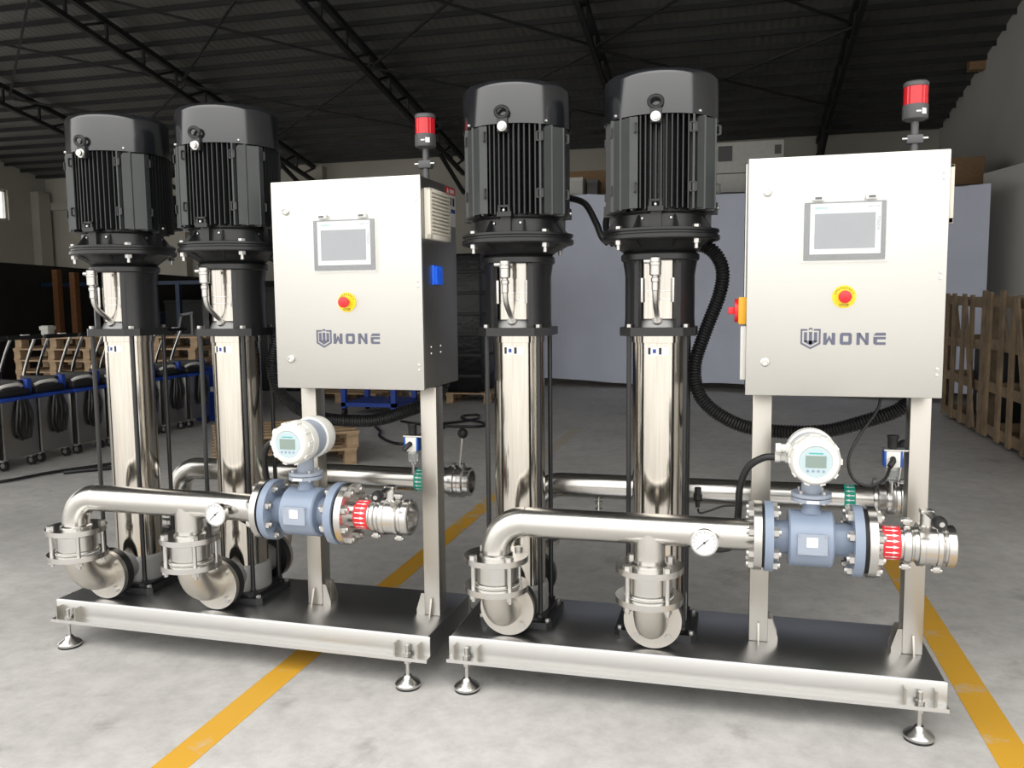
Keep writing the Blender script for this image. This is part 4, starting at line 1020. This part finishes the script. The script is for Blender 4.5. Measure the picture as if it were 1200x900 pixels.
# black film-wrapped load
t = thing('wrapped_load', 'tall black film-wrapped load on a pallet behind the left cabinet', 'wrapped load', (-2.86, 8.85, PH))
MB().box((-3.36, 8.4, PH), (-2.38, 9.3, 2.08), bev=.04).build('film_wrap', 'dark_film', t)
for k in range(6): MB().box((-3.367, 8.393, .35+.29*k), (-2.373, 9.307, .40+.29*k), bev=.01).build('strap', 'dark_goods', t)
# blue trolley
t = thing('blue_trolley', 'blue steel trolley frame behind the left flow meter', 'trolley', (-3.35, 7.2, 0))
for x, y in ((-3.72, 6.85), (-3.05, 6.85), (-3.72, 7.55), (-3.05, 7.55)):
    lg_ = MB().box((x-.03, y-.03, .10), (x+.03, y+.03, .95)).build('leg', 'blue_steel', t)
    MB().cyl((x-.02, y, .05), (x+.02, y, .05), .05, seg=16).build('wheel', 'rubber', lg_, off=t['off'])
for z in (.12, .90): MB().box((-3.75, 6.82, z), (-3.02, 7.58, z+.05)).build('shelf', 'blue_steel', t)
# row of stainless carts with blue rims
def make_cart():
    t = thing('cleaning_cart', '', 'cart', (0, 0, 0), 'stainless carts in a row on the left')
    MB().box((-.55, -.195, .10), (0, .195, .60), bev=.006).build('body', 'cart_steel', t)
    MB().box((-.004, -.205, .10), (.010, -.185, .60)).build('corner_strip', 'cart_chrome', t)
    MB().box((-.57, -.21, .595), (.02, .21, .625), bev=.008).build('rim', 'blue_steel', t)
    MB().box((-.52, -.17, .625), (-.03, .17, .69), bev=.02).build('lid', 'cart_black', t)
    MB().tube(spline([(-.10, -.12, .70), (-.06, -.08, .725), (-.05, .05, .73), (-.08, .12, .71)], 6), .016, 8).build('carry_handle', 'white_plastic', t)
    h = MB(); h.tube(spline([(-.47, -.12, .66), (-.46, -.14, .78), (-.37, -.15, .98), (-.30, -.15, 1.12)], 6), .014, 10); h.tube(spline([(-.47, .14, .66), (-.46, .14, .78), (-.37, .13, .98), (-.30, .13, 1.12)], 6), .014, 10)
    ho = h.build('push_handle', 'cart_chrome', t)
    MB().cyl((-.298, -.20, 1.125), (-.298, .20, 1.125), .020, seg=12).build('grip', 'cart_black', ho)
    MB().box((-.313, -.03, 1.142), (-.283, .05, 1.150)).build('grip_tag', 'white_print', ho)
    MB().box((-.50, .12, .66), (-.10, .19, .76), bev=.01).build('motor_block', 'cart_black', t)
    MB().box((-.14, .16, .64), (-.06, .215, .77), bev=.01).build('latch', 'blue_steel', t)
    b = MB()
    for k in range(6):
        a = -.08+.03*k; b.tube(spline([(.022, a*.6+.02, .60), (.035+.01*(k % 2), a+.02, .48), (.030, a*1.1+.02, .33+.02*(k % 3)), (.032, a*.5+.03, .26), (.02, a*.6+.04, .42), (.02, .03, .6)], 6), .012, 7)
    b.build('power_cord', 'cable', t)
    for x in (-.48, -.05):
        for y in (-.15, .15):
            w = MB().cyl((x, y-.014, .045), (x, y+.014, .045), .045, seg=18).build('caster', 'rubber', t)
            MB().cyl((x, y-.016, .045), (x, y+.016, .045), .022, seg=14).build('hub', 'cart_chrome', w)
            MB().box((x-.02, y-.02, .075), (x+.02, y+.02, .105)).build('fork', 'zinc', w)
    return t
cart = make_cart()
names_ = ['nearest stainless cart in the row at the left edge', 'second stainless cart of the row from the left edge', 'third stainless cart of the row from the left edge', 'fourth stainless cart of the row, just left of the left pump', 'fifth stainless cart of the row, partly behind the left pump', 'sixth stainless cart of the row, behind the left pump', 'seventh stainless cart, right of the left pump', 'farthest stainless cart of the row, beside the blue bin']
for k, lab in enumerate(names_):
    yy = 2.72+.43*k; xx = -5.02+.015*math.sin(k*2.1)
    if k == 0: cart.location = (xx, yy, 0); cart['label'] = lab
    else: dup(cart, (xx, yy, 0), 0, lab)
t = thing('storage_bin', 'blue plastic bin at the end of the cart row', 'bin', (-4.95, 6.35, 0))
MB().box((-5.35, 6.1, .0), (-4.80, 6.5, .62), bev=.02).build('tub', 'blue_steel', t); MB().box((-5.37, 6.08, .60), (-4.78, 6.52, .65), bev=.01).build('rim', 'blue_steel', t)
MB().box((-5.12, 6.094, .36), (-5.02, 6.1, .42)).build('label_plate', 'white_print', t)
# goods and frames in the dark corner
t = thing('guard_rail', 'dull blue steel guard rail in front of the dark partition', 'guard rail', (-10.2, 9.0, 0))
for x in (-10.28, -7.6): MB().box((x-.035, 8.97, 0), (x+.035, 9.03, 1.78)).build('post', 'dull_blue', t)
MB().box((-11.3, 8.98, 1.74), (-6.3, 9.02, 1.80)).build('rail', 'dull_blue', t)
for x, h, lab in ((-9.55, 2.00, 'tall orange-brown steel column left of the left pump'), (-9.22, 1.95, 'dim brown steel column just behind the left pump')):
    t = thing('steel_column', lab, 'column', (x, 8.6, 0)); MB().box((x-.05, 8.55, .03), (x+.05, 8.65, h)).build('shaft', 'orange_steel', t); MB().box((x-.13, 8.48, 0), (x+.13, 8.72, .03)).build('foot_plate', 'orange_steel', t)
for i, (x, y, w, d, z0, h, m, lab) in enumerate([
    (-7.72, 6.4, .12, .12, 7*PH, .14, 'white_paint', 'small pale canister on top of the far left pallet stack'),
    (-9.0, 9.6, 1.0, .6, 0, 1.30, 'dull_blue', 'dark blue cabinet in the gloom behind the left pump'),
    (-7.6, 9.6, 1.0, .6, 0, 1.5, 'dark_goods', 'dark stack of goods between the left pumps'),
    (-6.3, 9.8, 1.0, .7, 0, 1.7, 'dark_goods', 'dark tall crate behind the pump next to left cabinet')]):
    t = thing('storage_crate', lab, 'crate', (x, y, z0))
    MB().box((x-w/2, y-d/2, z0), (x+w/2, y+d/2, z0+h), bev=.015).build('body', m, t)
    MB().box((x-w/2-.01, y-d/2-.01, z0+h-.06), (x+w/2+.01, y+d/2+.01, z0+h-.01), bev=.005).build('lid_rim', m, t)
# folded white plastic chairs/trays on the second pallet stack: shown as two angled grey panels
for x, lab in ((-6.23, 'grey plastic tray frame standing on the stack between the left pumps'), (-5.72, 'second grey tray frame beside the pump next to left cabinet')):
    t = thing('tray_frame', lab, 'frame', (x, 6.6, 7*PH)); z = 7*PH
    f = MB(); f.beam((x-.09, 6.5, z), (x-.03, 6.5, z+.27), .05, .03); f.beam((x+.12, 6.5, z), (x+.12, 6.5, z+.28), .05, .03); f.beam((x-.05, 6.5, z+.26), (x+.14, 6.5, z+.29), .05, .03); f.build('side_frame', 'lamp_grey', t)
    MB().box((x-.12, 6.45, z), (x+.16, 6.9, z+.02)).build('tray', 'lamp_grey', t)
# wooden crates on the right
def slat_crate(y0, y1, lab, seed):
    rnd = random.Random(seed); x0, x1, H = 3.46, 4.60, 1.42
    t = thing('wooden_crate', lab, 'crate', ((x0+x1)/2, (y0+y1)/2, 0), 'slatted wooden crates by the right wall'); off = t['off']
    S = lambda p, q, w, h, upv=(1, 0, 0), n='slat': MB().beam(p, q, w, h, upv).build(n, 'old_wood', t)
    Ly = y1-y0
    for x in (x0, x1):
        for z in (.09, .50, .92, 1.36): S((x, y0, z+rnd.uniform(-.02, .02)), (x, y1, z+rnd.uniform(-.03, .03)), .10, .025, n='rail')
        n = 5
        for i in range(n):
            y = y0+.06+(Ly-.12)*i/(n-1)+rnd.uniform(-.04, .04); S((x-.025 if x == x0 else x+.025, y, .03), (x-.025 if x == x0 else x+.025, y+rnd.uniform(-.05, .05), 1.42+rnd.uniform(-.03, .05)), .10, .025, (1, 0, 0), 'post')
        S((x-.05 if x == x0 else x+.05, y0+Ly*.12, .06), (x-.05 if x == x0 else x+.05, y0+Ly*.40, 1.38), .09, .02); S((x, y0+Ly*.65, .95), (x, y0+Ly*.80, 1.36), .09, .02)
    for y in (y0, y1):
        for z in (.09, .50, .92, 1.36): S((x0, y, z), (x1, y, z), .025, .10, (0, 0, 1), 'rail')
        for x in (x0+.05, x0+.42, x0+.76, x1-.05): S((x, y-.025 if y == y0 else y+.025, .03), (x+rnd.uniform(-.04, .04), y-.025 if y == y0 else y+.025, 1.42), .10, .025, (0, 1, 0), 'post')
    MB().box((x0+.02, y0+.05, .03), (x1-.02, y1-.05, .07)).build('floor_board', 'old_wood', t)
    return t
for y0, y1, lab, sd in ((6.55, 8.15, 'slatted wooden crate beside the right cabinet', 3), (4.85, 6.45, 'nearer slatted wooden crate at the right edge', 5)):
    slat_crate(y0, y1, lab, sd)
    t = thing('crated_goods', 'dark goods inside the ' + lab, 'goods', (4.05, (y0+y1)/2, .07)); MB().box((3.72, y0+.14, .07), (4.5, y1-.14, .90), bev=.03).build('black_wrap', 'dark_goods', t)
    MB().box((3.66, y0+.35, .12), (3.72, y1-.55, .34), bev=.01).build('grey_panel', 'white_paint', t)
# cables on the floor
for i, (pts, r, lab) in enumerate([
    ([(-5.0, 2.40), (-4.66, 2.56), (-4.54, 2.96), (-4.37, 3.33), (-4.2, 3.6)], .013, 'black cable on the floor in front of the carts'),
    ([(-4.43, 2.98), (-4.30, 3.10), (-4.21, 3.18), (-4.05, 3.36)], .017, 'short black cable end beside the long floor cable'),
    ([(-3.2, 6.5), (-3.0, 6.1), (-2.7, 5.6), (-2.60, 5.35), (-2.36, 5.02), (-2.17, 4.89), (-2.10, 5.1), (-2.2, 5.6), (-2.1, 6.0)], .014, 'black cable winding over the floor behind the left skid'),
    ([(-2.78, 6.41), (-2.45, 6.2), (-2.21, 6.31), (-2.05, 6.55), (-1.95, 6.8), (-2.04, 7.08), (-2.2, 7.0), (-2.1, 6.7), (-1.8, 6.45), (-1.72, 6.2), (-2.0, 6.1), (-2.35, 6.15)], .015, 'coiled black cable on the floor between the skids')]):
    t = thing('floor_cable', lab, 'cable', (pts[0][0], pts[0][1], 0)); MB().tube(spline([(a, b, r+(.004 if (k % 3) else 0)) for k, (a, b) in enumerate(pts)], 10), r, 8).build('cable_sheath', 'cable', t)
for o in bpy.data.objects:
    if 'off' in o: del o['off']
